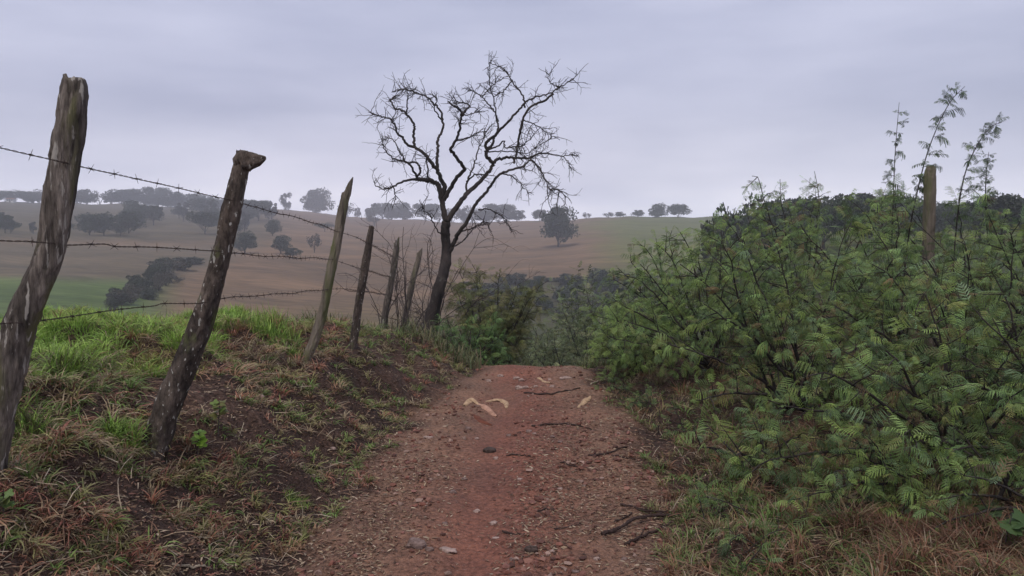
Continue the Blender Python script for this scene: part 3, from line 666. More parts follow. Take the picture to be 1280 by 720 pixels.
shoot([(1118, 470), (1117, 380), (1115, 300), (1117, 240), (1119, 190), (1124, 128)], 7.7, 'slim upright shoot, leftmost of those standing against the sky', 201, .065)
shoot([(1125, 480), (1128, 380), (1135, 300), (1150, 225), (1165, 175), (1186, 130), (1206, 108)], 7.5, 'tallest leafy shoot, bending right at the top, left of the post', 202, .095)
shoot([(1185, 470), (1190, 380), (1194, 300), (1203, 230), (1218, 188), (1237, 160), (1252, 153)], 7.6, 'tall leafy shoot curving right, just right of the post', 203, .08)
shoot([(1240, 400), (1236, 320), (1232, 250), (1233, 215), (1236, 190)], 7.9, 'short thin shoot, rightmost of those standing against the sky', 204, .06)

# shrubs round the bare tree and down in the hollow
OL = [(.15, .165, .055), (.17, .185, .065), (.11, .13, .05), (.20, .18, .07)]
big_shrub(612, 452, 12.2, [(655, 352, 12), (640, 362, 12.4), (600, 345, 12.2), (575, 335, 12.5), (650, 400, 12), (625, 340, 12.2), (590, 330, 12.4), (662, 372, 12), (640, 385, 12)], 'olive green bush right behind the bare tree trunk', 121, 34, .85, 1.6, lean=(.15, 0), lsize=.12, ld=1.3, cols=OL, tipc=(.16, .17, .06), keep=None, group='bushes beyond the crest of the path')
big_shrub(585, 452, 11.3, [(560, 400, 11), (620, 398, 11.2), (600, 412, 11)], 'bright green ferny bush low beside the bare tree', 122, 16, .6, .7, lean=(0, 0), lsize=.13, cols=[(.08, .15, .05), (.11, .19, .06)], tipc=(.2, .3, .09), keep=None, group='bushes beyond the crest of the path')
HL = [(.105, .13, .065), (.135, .16, .07), (.11, .145, .06), (.16, .165, .075)]
hollow = [  # px, base py-ish, Y, h, radius, sparse, label
 (700, 0, 14.5, 1.25, .9, 1.0, 'dark green bush right behind the crest of the path'),
 (648, 0, 15.5, 1.2, .9, .6, 'thin hazy bush in the dip left of the path centre'),
 (742, 0, 15, 1.9, .9, .7, 'taller bush in the dip beside the leaning right bushes'),
 (675, 0, 19, 1.6, 1.3, .5, 'sparse grey green bush down in the hollow'),
 (615, 0, 18, 2.0, 1.2, .7, 'bush in the hollow showing to the right of the bare tree'),
 (725, 0, 20, 3.3, 1.0, .35, 'spindly open sapling rising above the hollow'),
 (765, 0, 19, 3.1, 1.4, .7, 'tall bush behind the leaning bush in the hollow'),
 (640, 0, 27, 2.4, 1.8, .8, 'dark bush deep in the hollow, left'),
 (705, 0, 29, 2.2, 2.0, .8, 'dark bush deep in the hollow, right'),
 (590, 0, 24, 3.0, 1.6, .8, 'shadowy bush behind the trunk of the bare tree'),
 (550, 0, 20, 2.2, 1.2, .6, 'hazy bush behind the farthest fence posts'),
 (668, 0, 40, 3.0, 3.0, .9, 'broad low bush on the valley floor seen above the path'),
 (742, 0, 36, 4.2, 2.5, .9, 'rounded bush on the valley slope above the hollow'),
 (605, 0, 42, 3.6, 3.0, .9, 'broad hazy bush beyond the hollow on the left'),
]
for k, (px, _, Y, h, rad, ld, lab) in enumerate(hollow):
    big_shrub(px, 400, Y, [], lab, 300 + k, int(12 + 4 * rad), rad, h, lean=(0, 0), blen=.55 * max(1, h / 2), branch=.9 if Y < 22 else .6, lsize=.12 if Y < 17 else (.2 if Y < 30 else .38), cols=HL, tipc=(.11, .15, .05), keep=None, r0=.014, protos=PINN if Y < 17 else PINN_LO, ld=ld, group='bushes beyond the crest of the path')

# ------------------------------------------------------------------ far trees
ORD = 'first second third fourth fifth sixth seventh eighth ninth tenth eleventh twelfth thirteenth fourteenth fifteenth sixteenth seventeenth eighteenth nineteenth twentieth twenty-first twenty-second twenty-third twenty-fourth twenty-fifth twenty-sixth'.split()
def crown_blob(seed, W, H, zc, n, leaf, col, flat=.6, nb=14, thin=False):
    """leaf clumps in sub-lobes spread through the crown volume"""
    g = np.random.default_rng(seed); mb = MB(); Ps = []; Ds = []
    for k in range(nb):
        a = g.uniform(0, 6.28); rr_ = math.sqrt(g.random()) * .72; c0 = np.array([math.cos(a) * rr_ * W / 2, math.sin(a) * rr_ * W / 2, zc + (g.uniform(-.42, .5) * (1 - rr_ * .55)) * H])
        R_ = np.array([W, W, H * 1.05]) * g.uniform(.08, .25)
        m_ = n // nb; d = nrm(g.normal(0, 1, (m_, 3))); P = c0 + d * R_ * g.uniform(.55, 1.08, (m_, 1)); Ps.append(P); Ds.append(d + g.normal(0, .5, (m_, 3)))
    P = np.concatenate(Ps); D = np.concatenate(Ds); n_ = len(P)
    cols = np.array(col) * g.uniform(.6, 1.45, (n_, 1)) * (1 + g.normal(0, .06, (n_, 3)))
    v_ = np.array([(-.5, -.22, 0), (.05, -.45, .1), (.5, .1, -.05), (-.1, .42, .08)])
    scatter(mb, v_, np.array([(0, 1, 2, 3)]), frames(D, g.normal(0, 1, (n_, 3)), leaf * g.uniform(.5, 1.3, n_)), P, cols); return mb
TREEV = []
def tree_variant(seed, W, H, trunk_h, col, n=3200, leaf=.5, nb=14, name='round_tree'):
    t = thing(name, 'x', 'tree', (0, 0, -500)); g = np.random.default_rng(seed)
    b = MB(); top = np.array([g.normal(0, .2), g.normal(0, .2), trunk_h + H * .45])
    P = smooth_path(np.array([[0, 0, -.6], [.05, 0, trunk_h * .5], top]), 10); tube(b, P, np.linspace(.32, .12, 10), 8, rough=.1, seed=seed)
    for k in range(7):
        a = g.uniform(0, 6.28); e_ = np.array([math.cos(a) * W * .33, math.sin(a) * W * .33, trunk_h + H * g.uniform(.3, .75)]); s0 = P[g.integers(4, 8)]
        tube(b, gen_stem(g, s0, e_, 8, .05), np.linspace(.12, .03, 8), 5, cap=False)
    kid(b, 'trunk', M['bark'], t)
    kid(crown_blob(seed, W, H, trunk_h + H * .5, n, leaf, col, nb=nb), 'crown', M['leaf'], t, vcol=True, smooth=False)
    TREEV.append(t); return t
DG = (.055, .068, .042)
tv = [tree_variant(1, 11, 8, 1.3, DG, 5600, .5, 34), tree_variant(2, 10, 6, 2.0, (.05, .06, .036), 3600, .5, 26), tree_variant(3, 14, 7, 2.0, DG, 4400, .6, 30),
      tree_variant(4, 7, 8, 1.5, (.055, .06, .04), 2400, .45, 20), tree_variant(5, 9, 5.5, 1.4, (.075, .068, .05), 900, .5, 14), tree_variant(6, 13, 4.2, 2.6, DG, 2600, .5, 20)]
used_v = set(); g = np.random.default_rng(77)
VW = [11, 10, 14, 7, 9, 13]; VH = [9.3, 8, 9, 9.5, 6.9, 6.8]
def put_tree(px, py, hpx, vi, label, group=None, name=None, wpx=None, Y=None, sink=0):
    if Y is None: p = ground_hit(px, py)
    else: p = at(px, 300, Y); p[2] = hz(p[0], p[1])
    Yd = p[1]; H = hpx / F * Yd; sc = H / VH[vi]; sxy = sc if wpx is None else wpx / F * Yd / VW[vi]
    src = tv[vi]; o = src if vi not in used_v else copy_tree(src); used_v.add(vi)
    o.location = (p[0], p[1], p[2] - sink * H); o.scale = (sxy * g.uniform(.85, 1.15), sxy, sc); o.rotation_euler = (0, 0, g.uniform(0, 6.28)); o['label'] = label
    if group: o['group'] = group
    elif 'group' in o: del o['group']
    if name: o.name = name
    return o
# named ones
put_tree(698, 309, 50, 0, 'round dark tree with a short trunk standing alone on the pasture slope', wpx=46)
def rid(px, hpx, vi, lab, wpx=None, gr='trees along the far skyline'):
    # on the ridge: find the crest distance in that direction
    Ys = np.linspace(120, 980, 500); d = (px - 640) / F
    P = np.stack([d * Ys, Ys, height(d * Ys, Ys)], -1); _, qy = project(P); k = int(np.argmin(qy)); return put_tree(px, 0, hpx * 1.12, vi, lab, gr, wpx=wpx, Y=Ys[k] - 4, sink=.17)
rid(395, 30, 0, 'large round dark tree on the skyline, biggest between the second and third posts', 44)
rid(358, 24, 3, 'narrow tree on the skyline left of the large round one', 18)
rid(196, 26, 2, 'wide domed hazy tree rising above the wood left of the second post', 34)
rid(245, 20, 2, 'flat hazy tree on the skyline close left of the second post', 30)
rid(22, 16, 5, 'faint flat-topped tree on the misty ridge at the far left', 26)
rid(42, 12, 5, 'second faint flat-topped tree on the misty ridge beside the first', 22)
rid(532, 22, 2, 'round tree on the skyline behind the left limbs of the bare tree', 36)
rid(608, 16, 1, 'skyline tree seen through the lower right limbs of the bare tree', 30)
rid(646, 15, 1, 'skyline tree just right of the bare tree', 24)
rid(675, 15, 2, 'skyline tree behind the left of the lone pasture tree', 22)
rid(698, 17, 1, 'skyline tree directly behind the lone pasture tree', 26)
rid(733, 8, 4, 'small round tree alone on the skyline right of the lone pasture tree', 12)
rid(760, 7, 4, 'low small bushy tree on the skyline, left of a pair', 18)
rid(775, 7, 1, 'low bushy tree on the skyline, right of a pair', 18)
rid(797, 9, 1, 'small dark skyline tree left of the two larger ones', 20)
rid(821, 17, 0, 'larger dark skyline tree above the green pasture, left of two', 27)
rid(848, 17, 2, 'larger dark skyline tree above the green pasture, right of two', 30)
for k in range(15):
    px = 432 + k * 14.5 + g.uniform(-4, 4)
    if 515 < px < 548: continue
    rid(px, g.uniform(12, 24), int(g.integers(0, 5)), ORD[k] + ' place from the left in the hazy skyline row behind the bare tree', gr='row of hazy trees behind the bare tree')
for px, py, hp, vi, wp, lab in [
    (112, 294, 26, 0, 34, 'hazy round tree on the left hillside right of the nearest post'),
    (306, 317, 26, 0, 34, 'dark round tree on the slope right behind the second post'),
    (351, 317, 22, 0, 27, 'dark round tree on the brown slope, middle one between the second and third posts'),
    (366, 323, 13, 1, 26, 'low green bush leaning against the middle slope tree'),
    (393, 316, 24, 4, 19, 'brownish thin tree on the slope left of the third post'),
    (406, 290, 12, 5, 24, 'low wide dark tree on the upper slope beside the third post'),
    (468, 282, 14, 4, 26, 'low hazy tree on the upper slope right of the third post'),
    (57, 344, 12, 4, 16, 'tiny thin tree on the slope behind the nearest post')]:
    put_tree(px, py, hp, vi, lab, wpx=wp)
for k in range(26):   # copse between the fields
    f = k / 25; px = 140 + 90 * f + g.uniform(-14, 14); py = 385 - 45 * f + g.uniform(-14, 8)
    put_tree(px, py, g.uniform(10, 26), [0, 1, 4, 4, 3][k % 5], 'dark hazy tree in the copse between the green and the brown field', 'copse between the fields on the left', wpx=g.uniform(16, 40), sink=.2)
for k in range(84):  # wood on the left hillside and ridge
    px = g.uniform(-30, 345); py = g.uniform(270, 296) if k % 2 else g.uniform(264, 276)
    if k % 2 == 0: rid(px, g.uniform(11, 21), int(g.integers(0, 5)), 'grey misty tree in the wood along the left ridge', gr='misty wood on the left ridge')
    else: put_tree(px, py, g.uniform(14, 28), int(g.integers(0, 4)), 'grey misty tree on the wooded slope below the left ridge', 'misty wooded slope on the left')
for k in range(22):  # dark trees behind the right thicket
    px = 905 + 18.5 * k + g.uniform(-8, 8); Yd = g.uniform(70, 120); pt = at(px, 300, Yd)
    top = np.interp(px, [900, 950, 1040, 1120, 1200, 1290], [268, 256, 250, 246, 250, 242]) + g.uniform(-6, 12)
    base_py = float(project([pt[0], Yd, hz(pt[0], Yd)])[1]); put_tree(px, 0, max(20, base_py - top), int(g.integers(0, 4)), ORD[k] + ' dark tree from the left in the belt behind the right bushes', 'belt of trees behind the right bushes', wpx=g.uniform(55, 85), Y=Yd)
for k in range(24):  # hedge trees along the low edge of the pasture
    px = 630 + 11 * k; py = 350 + g.uniform(-3, 3)
    put_tree(px, py, g.uniform(5, 9), int(g.integers(0, 5)), ORD[k] + ' low bush from the left in the hedge below the pasture', 'hedge across the slope above the hollow', wpx=g.uniform(10, 18), sink=.25)

for k in range(80):  # scrub on the slope between hedge and hollow
    px = g.uniform(575, 900); py = 352 + 50 * g.random() ** .8
    put_tree(px, py, g.uniform(7, 24), int(g.integers(0, 5)), 'hazy scrub bush on the slope between the pasture hedge and the hollow', 'scrub between the pasture and the hollow', wpx=g.uniform(14, 44), sink=.3)
# ------------------------------------------------------------------ far houses
def house(px, wpx, hpx, label):
    Ys = np.linspace(120, 980, 500); d = (px - 640) / F; P = np.stack([d * Ys, Ys, height(d * Ys, Ys)], -1); _, qy = project(P); k = int(np.argmin(qy)); Y = Ys[k] - 10
    p = at(px, 300, Y); p[2] = hz(p[0], p[1]) ; W = wpx / F * Y; Hh = hpx / F * Y; D = W * .6
    t = thing('farmhouse', label, 'house', tuple(p))
    def box(x0, x1, y0, y1, z0, z1):
        b = MB(); v_ = [(x, y, z) for x in (x0, x1) for y in (y0, y1) for z in (z0, z1)]
        return b.add(v_, [(0, 1, 3, 2), (4, 6, 7, 5), (0, 4, 5, 1), (2, 3, 7, 6), (0, 2, 6, 4), (1, 5, 7, 3)])
    kid(box(-W / 2, W / 2, -D / 2, D / 2, -1, Hh), 'wall', M['wall'], t, smooth=False)
    b = MB(); e_ = .4; v_ = [(-W / 2 - e_, -D / 2 - e_, Hh), (W / 2 + e_, -D / 2 - e_, Hh), (W / 2 + e_, D / 2 + e_, Hh), (-W / 2 - e_, D / 2 + e_, Hh), (-W / 2 - e_, 0, Hh + D * .28), (W / 2 + e_, 0, Hh + D * .28)]
    b.add(v_, [(0, 1, 5, 4), (2, 3, 4, 5), (0, 3, 2, 1)], [(0, 4, 3), (1, 2, 5)]); kid(b, 'roof', M['tile'], t, smooth=False)
    kid(box(-.5, .5, -D / 2 - .05, -D / 2 + .03, 0, 2.0), 'door', M['door'], t, smooth=False)
    for s_ in (-1, 1): kid(box(s_ * W * .3 - .5, s_ * W * .3 + .5, -D / 2 - .04, -D / 2 + .03, .9, 1.9), 'window', M['door'], t, smooth=False)
house(16, 9, 4, 'tiny white farmhouse in the mist on the far left ridge')
house(246, 14, 5, 'small white farmhouse among hazy trees left of the second post')
house(686, 8, 4, 'tiny white farmhouse on the skyline behind the lone pasture tree')

# ------------------------------------------------------------------ grass, litter and gravel
BL = (np.array([(-.5, 0, 0), (.5, 0, 0), (.42, .0, .38), (-.42, .0, .38), (.26, 0, .72), (-.26, 0, .72), (.03, 0, 1.), (-.03, 0, 1.)], float), np.array([(0, 1, 2, 3), (3, 2, 4, 5), (5, 4, 6, 7)]))
def blades(mb, x, y, Ln, Wd, cols, droop, gg, dirbias=None):
    n = len(x); z = height(x, y) - .008; a = gg.uniform(0, 6.283, n)
    dx, dy = np.cos(a), np.sin(a)
    if dirbias is not None: dx = dx + dirbias[0]; dy = dy + dirbias[1]; l_ = np.hypot(dx, dy) + 1e-6; dx /= l_; dy /= l_
    dr = np.clip(gg.normal(droop, .22, n), .05, 1.5)
    pv, pq = BL; t = pv[:, 2]; P = len(pv)
    hor = np.sin(np.minimum(dr[:, None] * t[None, :] * 1.25, 2.2)) * t[None, :] * Ln[:, None]
    ver = np.cos(np.minimum(dr[:, None] * t[None, :] * 1.25, 2.2)) * t[None, :] * Ln[:, None]
    wx = pv[None, :, 0] * Wd[:, None]
    Vx = x[:, None] + dx[:, None] * hor - dy[:, None] * wx; Vy = y[:, None] + dy[:, None] * hor + dx[:, None] * wx
    hx = height(Vx.ravel(), Vy.ravel()).reshape(n, P) * .0 + z[:, None]
    Vz = hx + ver
    q = (pq[None] + (np.arange(n) * P)[:, None, None]).reshape(-1, 4)
    shade = 1.0 + .0 * t[None, :]
    cc = (cols[:, None, :] * shade[..., None]).reshape(-1, 3)
    mb.add(np.stack([Vx, Vy, Vz], -1).reshape(-1, 3), q, None, cc)
def pick(gg, pal, n, var=.25): pal = np.array(pal); return pal[gg.integers(0, len(pal), n)] * gg.uniform(1 - var, 1 + var, (n, 1))
def region(gg, n, u0, u1, y0, y1, pw=1.0):
    """positions denser near the camera"""
    y = y0 * (y1 / y0) ** (gg.random(n) ** pw); u = gg.uniform(u0, u1, n); return u * y, y
gg = np.random.default_rng(9)
GRN = [(.21, .33, .065), (.26, .38, .075), (.17, .28, .06), (.28, .36, .09)]
OLV = [(.12, .125, .05), (.15, .14, .07), (.09, .10, .04), (.17, .13, .08), (.075, .095, .035), (.20, .17, .095)]
DRY = [(.24, .16, .105), (.30, .22, .14), (.18, .11, .075), (.22, .12, .08), (.36, .28, .20), (.10, .06, .045)]
def clumps(gg, cx, cy, nb, rad, Ln, Wd, cols, droop, jit=.2, old=.2):
    """tufts: every centre grows nb blades that lean outwards; each tuft has its own size and colour"""
    idx = np.repeat(np.arange(len(cx)), nb); n = len(idx); a = gg.uniform(0, 6.283, n); rr_ = np.sqrt(gg.random(n)) * rad[idx]
    x = cx[idx] + np.cos(a) * rr_; y = cy[idx] + np.sin(a) * rr_
    L_ = Ln[idx] * gg.uniform(.4, 1.15, n); C_ = cols[idx] * gg.uniform(1 - jit, 1 + jit, (n, 1))
    old = gg.random(n) < old; C_[old] = pick(gg, DRY, int(old.sum()))
    return x, y, L_, Wd * gg.uniform(.7, 1.4, n), C_, droop[idx] + gg.normal(0, .15, n), a
def blades2(mb, t, gg, bias=(0, 0)):
    x, y, L_, W_, C_, dr, a = t; n = len(x); z = height(x, y) - .006
    a = a + gg.normal(0, .7, n); dx, dy = np.cos(a) + bias[0], np.sin(a) + bias[1]; l_ = np.hypot(dx, dy) + 1e-6; dx /= l_; dy /= l_
    pv, pq = BL; t_ = pv[:, 2]; P = len(pv); dr = np.clip(dr, .1, 1.6)[:, None]
    # integrate a bending blade
    th = dr * (.35 + 1.1 * t_[None, :]); hor = np.sin(th * .75) * t_ * L_[:, None]; ver = np.cos(th * .8) * t_ * L_[:, None]
    wx = pv[None, :, 0] * W_[:, None]; tw = gg.uniform(-.6, .6, n)[:, None]
    V_ = np.stack([x[:, None] + dx[:, None] * hor - dy[:, None] * wx, y[:, None] + dy[:, None] * hor + dx[:, None] * wx, z[:, None] + ver + wx * tw], -1)
    q_ = (pq[None] + (np.arange(n) * P)[:, None, None]).reshape(-1, 4)
    mb.add(V_.reshape(-1, 3), q_, None, np.repeat(C_, P, axis=0))
RED = [(.28, .13, .085), (.24, .10, .075), (.30, .18, .11)]
# green grass on top of the bank
mb = MB()
x, y = region(gg, 7500, -1.05, -.13, 2.2, 12)
s = foot_l(y) - x; k = (s > 1.25 + .5 * (fbm(x * 2, y * 2, 2) - .5) * 2 + .3 * sst(5.5, 4, y)) & (s < 4.8) & (bare(x, y) > .34 + .16 * (s < 1.9)); x, y = x[k], y[k]; n = len(x); print('green clumps', n)
yel = fbm(x * 1.7 + 90, y * 1.7, 3)
cc = np.where((gg.random(n) < sst(.45, .7, yel) * .8)[:, None], pick(gg, [(.32, .34, .09), (.30, .25, .10), (.34, .38, .10)], n), pick(gg, [(.25, .39, .075), (.29, .44, .085), (.20, .32, .065), (.33, .46, .11)], n))
blades2(mb, clumps(gg, x, y, 34, gg.uniform(.03, .09, n), gg.uniform(.06, .17, n), .0060, cc, gg.uniform(.55, 1.15, n), old=.06), gg)
tag(mb.build('grass', M['grass'], vcol=True, smooth=False), 'fresh green grass along the top of the left bank', 'grass', kind='stuff')
# tufted bank grass, olive and dry
mb = MB()
x, y = region(gg, 9500, -1.0, .12, 1.8, 13)
s = foot_l(y) - x; p_ = pathmask(x, y); k = (p_ < .4) & (s > -.2) & (s < 1.55 + .8 * (fbm(x * 1.3 + 20, y * 1.3, 3) - .3)) & (bare(x, y) + .35 * (fbm(x * 4, y * 4, 2) - .5) + .22 * sst(4.5, 7.5, y) + .12 * sst(1.0, 1.6, s) > .535); x, y = x[k], y[k]; n = len(x); print('bank clumps', n)
kind = gg.random(n) + .5 * (fbm(x * 1.4 + 8, y * 1.4, 3) - .5)
cc = np.where((kind > .80)[:, None], pick(gg, RED, n), np.where((kind > .55)[:, None], pick(gg, [(.27, .21, .13), (.22, .17, .10), (.31, .25, .16)], n), np.where((kind > .25)[:, None], pick(gg, [(.19, .19, .07), (.22, .21, .09), (.15, .155, .06), (.24, .22, .09)], n), pick(gg, [(.12, .19, .05), (.15, .22, .06), (.10, .15, .045)], n))))
up_ = sst(.2, 1.4, foot_l(y) - x)
blades2(mb, clumps(gg, x, y, 24, gg.uniform(.012, .045, n), gg.uniform(.04, .12, n) * (.8 + .8 * up_ + .5 * sst(5, 9, y)), .0062, cc * 1.35, gg.uniform(.75, 1.4, n)), gg, (.35, -.15))
tag(mb.build('bank_grass', M['grass'], vcol=True, smooth=False), 'tufted olive, straw and reddish grass on the left bank', 'grass', kind='stuff')
# right verge grass
mb = MB()
x, y = region(gg, 7500, .04, 1.05, 1.9, 11)
sr = x - foot_r(y); k = (sr > -.22) & (pathmask(x, y) < .55) & (bare(x + 9, y) > .34); x, y = x[k], y[k]; n = len(x); print('verge clumps', n)
kind = gg.random(n) + .7 * (fbm(x * 1.4 + 50, y * 1.4, 3) - .5) + .25 * ((x > 1.3) & (y < 3.7))
cc = np.where((kind > .72)[:, None], pick(gg, [(.20, .10, .06), (.25, .14, .08), (.16, .08, .05)], n), np.where((kind > .42)[:, None], pick(gg, [(.24, .19, .11), (.20, .15, .09), (.21, .19, .08)], n), pick(gg, [(.10, .16, .045), (.13, .20, .055), (.15, .17, .06)], n)))
blades2(mb, clumps(gg, x, y, 26, gg.uniform(.02, .06, n), gg.uniform(.05, .17, n) * (.6 + .6 * sst(-.1, .8, x - foot_r(y))), .0055, cc * 1.2, gg.uniform(.55, 1.25, n)), gg)
tag(mb.build('verge_grass', M['grass'], vcol=True, smooth=False), 'ragged green and brown grass under the right bushes', 'grass', kind='stuff')
# beyond the crest
mb = MB()
x, y = region(gg, 60000, -.5, .4, 9.6, 40); k = pathmask(x, y) < .3; x, y = x[k], y[k]; n = len(x)
blades(mb, x, y, gg.uniform(.12, .35, n), gg.uniform(.008, .018, n), pick(gg, OLV + HL, n), .6, gg)
tag(mb.build('slope_grass', M['grass'], vcol=True, smooth=False), 'rough grass on the slope beyond the crest of the path', 'grass', kind='stuff')
# dry litter, lying flat
FL = (np.array([(-.5, -.09, 0), (0, -.13, .05), (.5, -.03, 0), (.5, .03, .01), (0, .13, .06), (-.5, .09, 0)], float), np.array([(0, 1, 4, 5), (1, 2, 3, 4)]))
mb = MB()
x, y = region(gg, 260000, -1.0, .95, 1.7, 11)
p_ = pathmask(x, y); mid_ = np.exp(-((x - .03 * y + .33) / .30) ** 2)
dens = np.where(p_ > .5, (.95 - .95 * mid_) * sst(.36, .56, fbm(x * 2.2 + 3, y * 2.2, 3)) + .20 * (1 - mid_) + .02, .75) * (1 - .55 * sst(6, 8.5, y) * (p_ > .5))
k = (gg.random(len(x)) < dens) & (foot_l(y) - x < 1.7) & (x - foot_r(y) < 3.5); x, y = x[k], y[k]; n = len(x); print('litter', n)
a = gg.uniform(0, 6.28, n); D = np.stack([np.cos(a), np.sin(a), gg.normal(0, .16, n)], -1)
scatter(mb, *FL, frames(D, np.array([0, 0, 1.]) + gg.normal(0, .35, (n, 3)), gg.uniform(.008, .038, n)), np.stack([x, y, height(x, y) + gg.uniform(.001, .007, n)], -1), pick(gg, DRY + [(.13, .065, .05), (.10, .055, .04)], n, .35))
tag(mb.build('leaf_litter', M['litter'], vcol=True, smooth=False), 'dry straw and leaf litter strewn over path and banks', 'litter', kind='stuff')
# long straw on the bank
mb = MB(); x, y = region(gg, 9000, -1.0, .9, 1.9, 9); k = (pathmask(x, y) < .2) & (foot_l(y) - x < 1.8) & (x - foot_r(y) < 2.5); x, y = x[k], y[k]; n = len(x)
a = gg.uniform(0, 6.28, n); D = np.stack([np.cos(a), np.sin(a), gg.normal(.05, .25, n)], -1)
ST = (np.array([(-.5, -.012, 0), (0, -.015, .07), (.5, -.006, 0), (.5, .006, .01), (0, .015, .075), (-.5, .012, 0)], float), FL[1])
scatter(mb, *ST, frames(D, np.array([0, 0, 1.]) + gg.normal(0, .3, (n, 3)), gg.uniform(.05, .19, n)), np.stack([x, y, height(x, y) + gg.uniform(.005, .04, n)], -1), pick(gg, DRY + [(.32, .27, .2), (.36, .3, .22)], n, .3))
tag(mb.build('straw', M['litter'], vcol=True, smooth=False), 'long dry straws lying across the banks', 'straw', kind='stuff')
# gravel
def ico(seed, jitter=.22):
    g = np.random.default_rng(seed); ph = (1 + 5 ** .5) / 2
    v_ = nrm(np.array([(-1, ph, 0), (1, ph, 0), (-1, -ph, 0), (1, -ph, 0), (0, -1, ph), (0, 1, ph), (0, -1, -ph), (0, 1, -ph), (ph, 0, -1), (ph, 0, 1), (-ph, 0, -1), (-ph, 0, 1)], float))
    f = [(0, 11, 5), (0, 5, 1), (0, 1, 7), (0, 7, 10), (0, 10, 11), (1, 5, 9), (5, 11, 4), (11, 10, 2), (10, 7, 6), (7, 1, 8), (3, 9, 4), (3, 4, 2), (3, 2, 6), (3, 6, 8), (3, 8, 9), (4, 9, 5), (2, 4, 11), (6, 2, 10), (8, 6, 7), (9, 8, 1)]
    return v_ * (1 + g.normal(0, jitter, (12, 1))) * [1, .8, .55], np.array(f)
mb = MB(); x, y = region(gg, 38000, -.62, .5, 1.8, 10.5)
k = (pathmask(x, y) > .3) & (gg.random(len(x)) < .10 + .90 * sst(.44, .60, fbm(x * 1.7 + 70, y * 1.7, 4))) & (np.abs(x + .33 - .03 * y) > .34 * gg.random(len(x)) ** .6); x, y = x[k], y[k]; n = len(x); print('gravel', n)
a = gg.uniform(0, 6.28, n); which = gg.integers(0, 4, n); sz = .004 + .021 * gg.random(n) ** 4
cols = pick(gg, [(.20, .085, .062), (.16, .07, .05), (.24, .12, .09), (.12, .055, .042), (.21, .10, .08), (.10, .05, .04), (.30, .2, .16)], n)
for kk in range(4):
    m_ = which == kk; pv, pf_ = ico(kk + 1)
    D = np.stack([np.cos(a[m_]), np.sin(a[m_]), 0 * a[m_]], -1)
    scatter(mb, pv, pf_, frames(D, np.array([0, 0, 1.]) + gg.normal(0, .2, (m_.sum(), 3)), sz[m_]), np.stack([x[m_], y[m_], height(x[m_], y[m_]) + sz[m_] * .25], -1), cols[m_], tri=True)
tag(mb.build('gravel', M['litter'], vcol=True, smooth=False), 'reddish crumbs of earth and gravel on the path', 'gravel', kind='stuff')

# ------------------------------------------------------------------ single grass tufts and plants
def tuft(px, py, n, Ln, Wd, pal, label, droop=.7, rad=.07, name='grass_tuft', cat='grass tuft', group='single tufts on the left bank'):
    p = ground_hit(px, py); g_ = np.random.default_rng(int(px * 7 + py)); mb = MB()
    t = thing(name, label, cat, tuple(p), group=group)
    a = g_.uniform(0, 6.28, n); r_ = rad * np.sqrt(g_.random(n)); x = p[0] + np.cos(a) * r_; y = p[1] + np.sin(a) * r_
    blades(mb, x, y, Ln * g_.uniform(.45, 1.1, n), Wd * g_.uniform(.7, 1.3, n), pick(g_, pal, n), droop, g_)
    mb.v[0] = mb.v[0] - np.array(p, np.float32); kid(mb, 'blades', M['grass'], t, vcol=True, smooth=False)
tuft(85, 478, 380, .27, .0085, GRN + OLV[:2], 'big arching green grass tuft between the first two posts', rad=.10)
tuft(32, 545, 220, .20, .008, GRN[:3] + OLV[:2], 'green tuft at the foot of the nearest post', rad=.09)
tuft(152, 556, 220, .17, .008, GRN[:3], 'green tuft just left of the foot of the second post', rad=.08)
tuft(335, 412, 520, .22, .008, GRN, 'tall bright clump on the bank top between the second and third posts', rad=.28, droop=.5)
tuft(130, 470, 160, .15, .005, OLV + GRN[:2], 'yellowish tuft right of the big arching one', rad=.06)
tuft(275, 655, 150, .07, .004, [(.30, .13, .09), (.27, .18, .10), (.22, .09, .07)], 'small reddish dried tuft low on the bank below the bright seedling', rad=.05, droop=.9)
tuft(370, 628, 200, .08, .004, GRN + OLV[:2], 'small olive tuft low on the bank beside the path', rad=.07, droop=.9)
tuft(355, 690, 140, .07, .004, [(.28, .14, .08), (.22, .16, .08)], 'orange brown tuft at the bottom edge of the bank', rad=.06, droop=.9)
tuft(125, 690, 260, .10, .0045, OLV, 'olive tuft in the bottom left corner of the bank', rad=.10, droop=.9)
for (px, py, lab) in [(1090, 668, 'clump of rusty dead grass under the nearest bush, left'), (1150, 690, 'clump of rusty dead grass under the nearest bush, middle'), (1210, 672, 'clump of rusty dead grass under the nearest bush, right')]:
    tuft(px, py, 380, .24, .005, [(.13, .055, .035), (.17, .085, .05), (.10, .045, .03), (.22, .14, .09)], lab, droop=.95, rad=.14, group='clumps of dead grass under the right bushes')
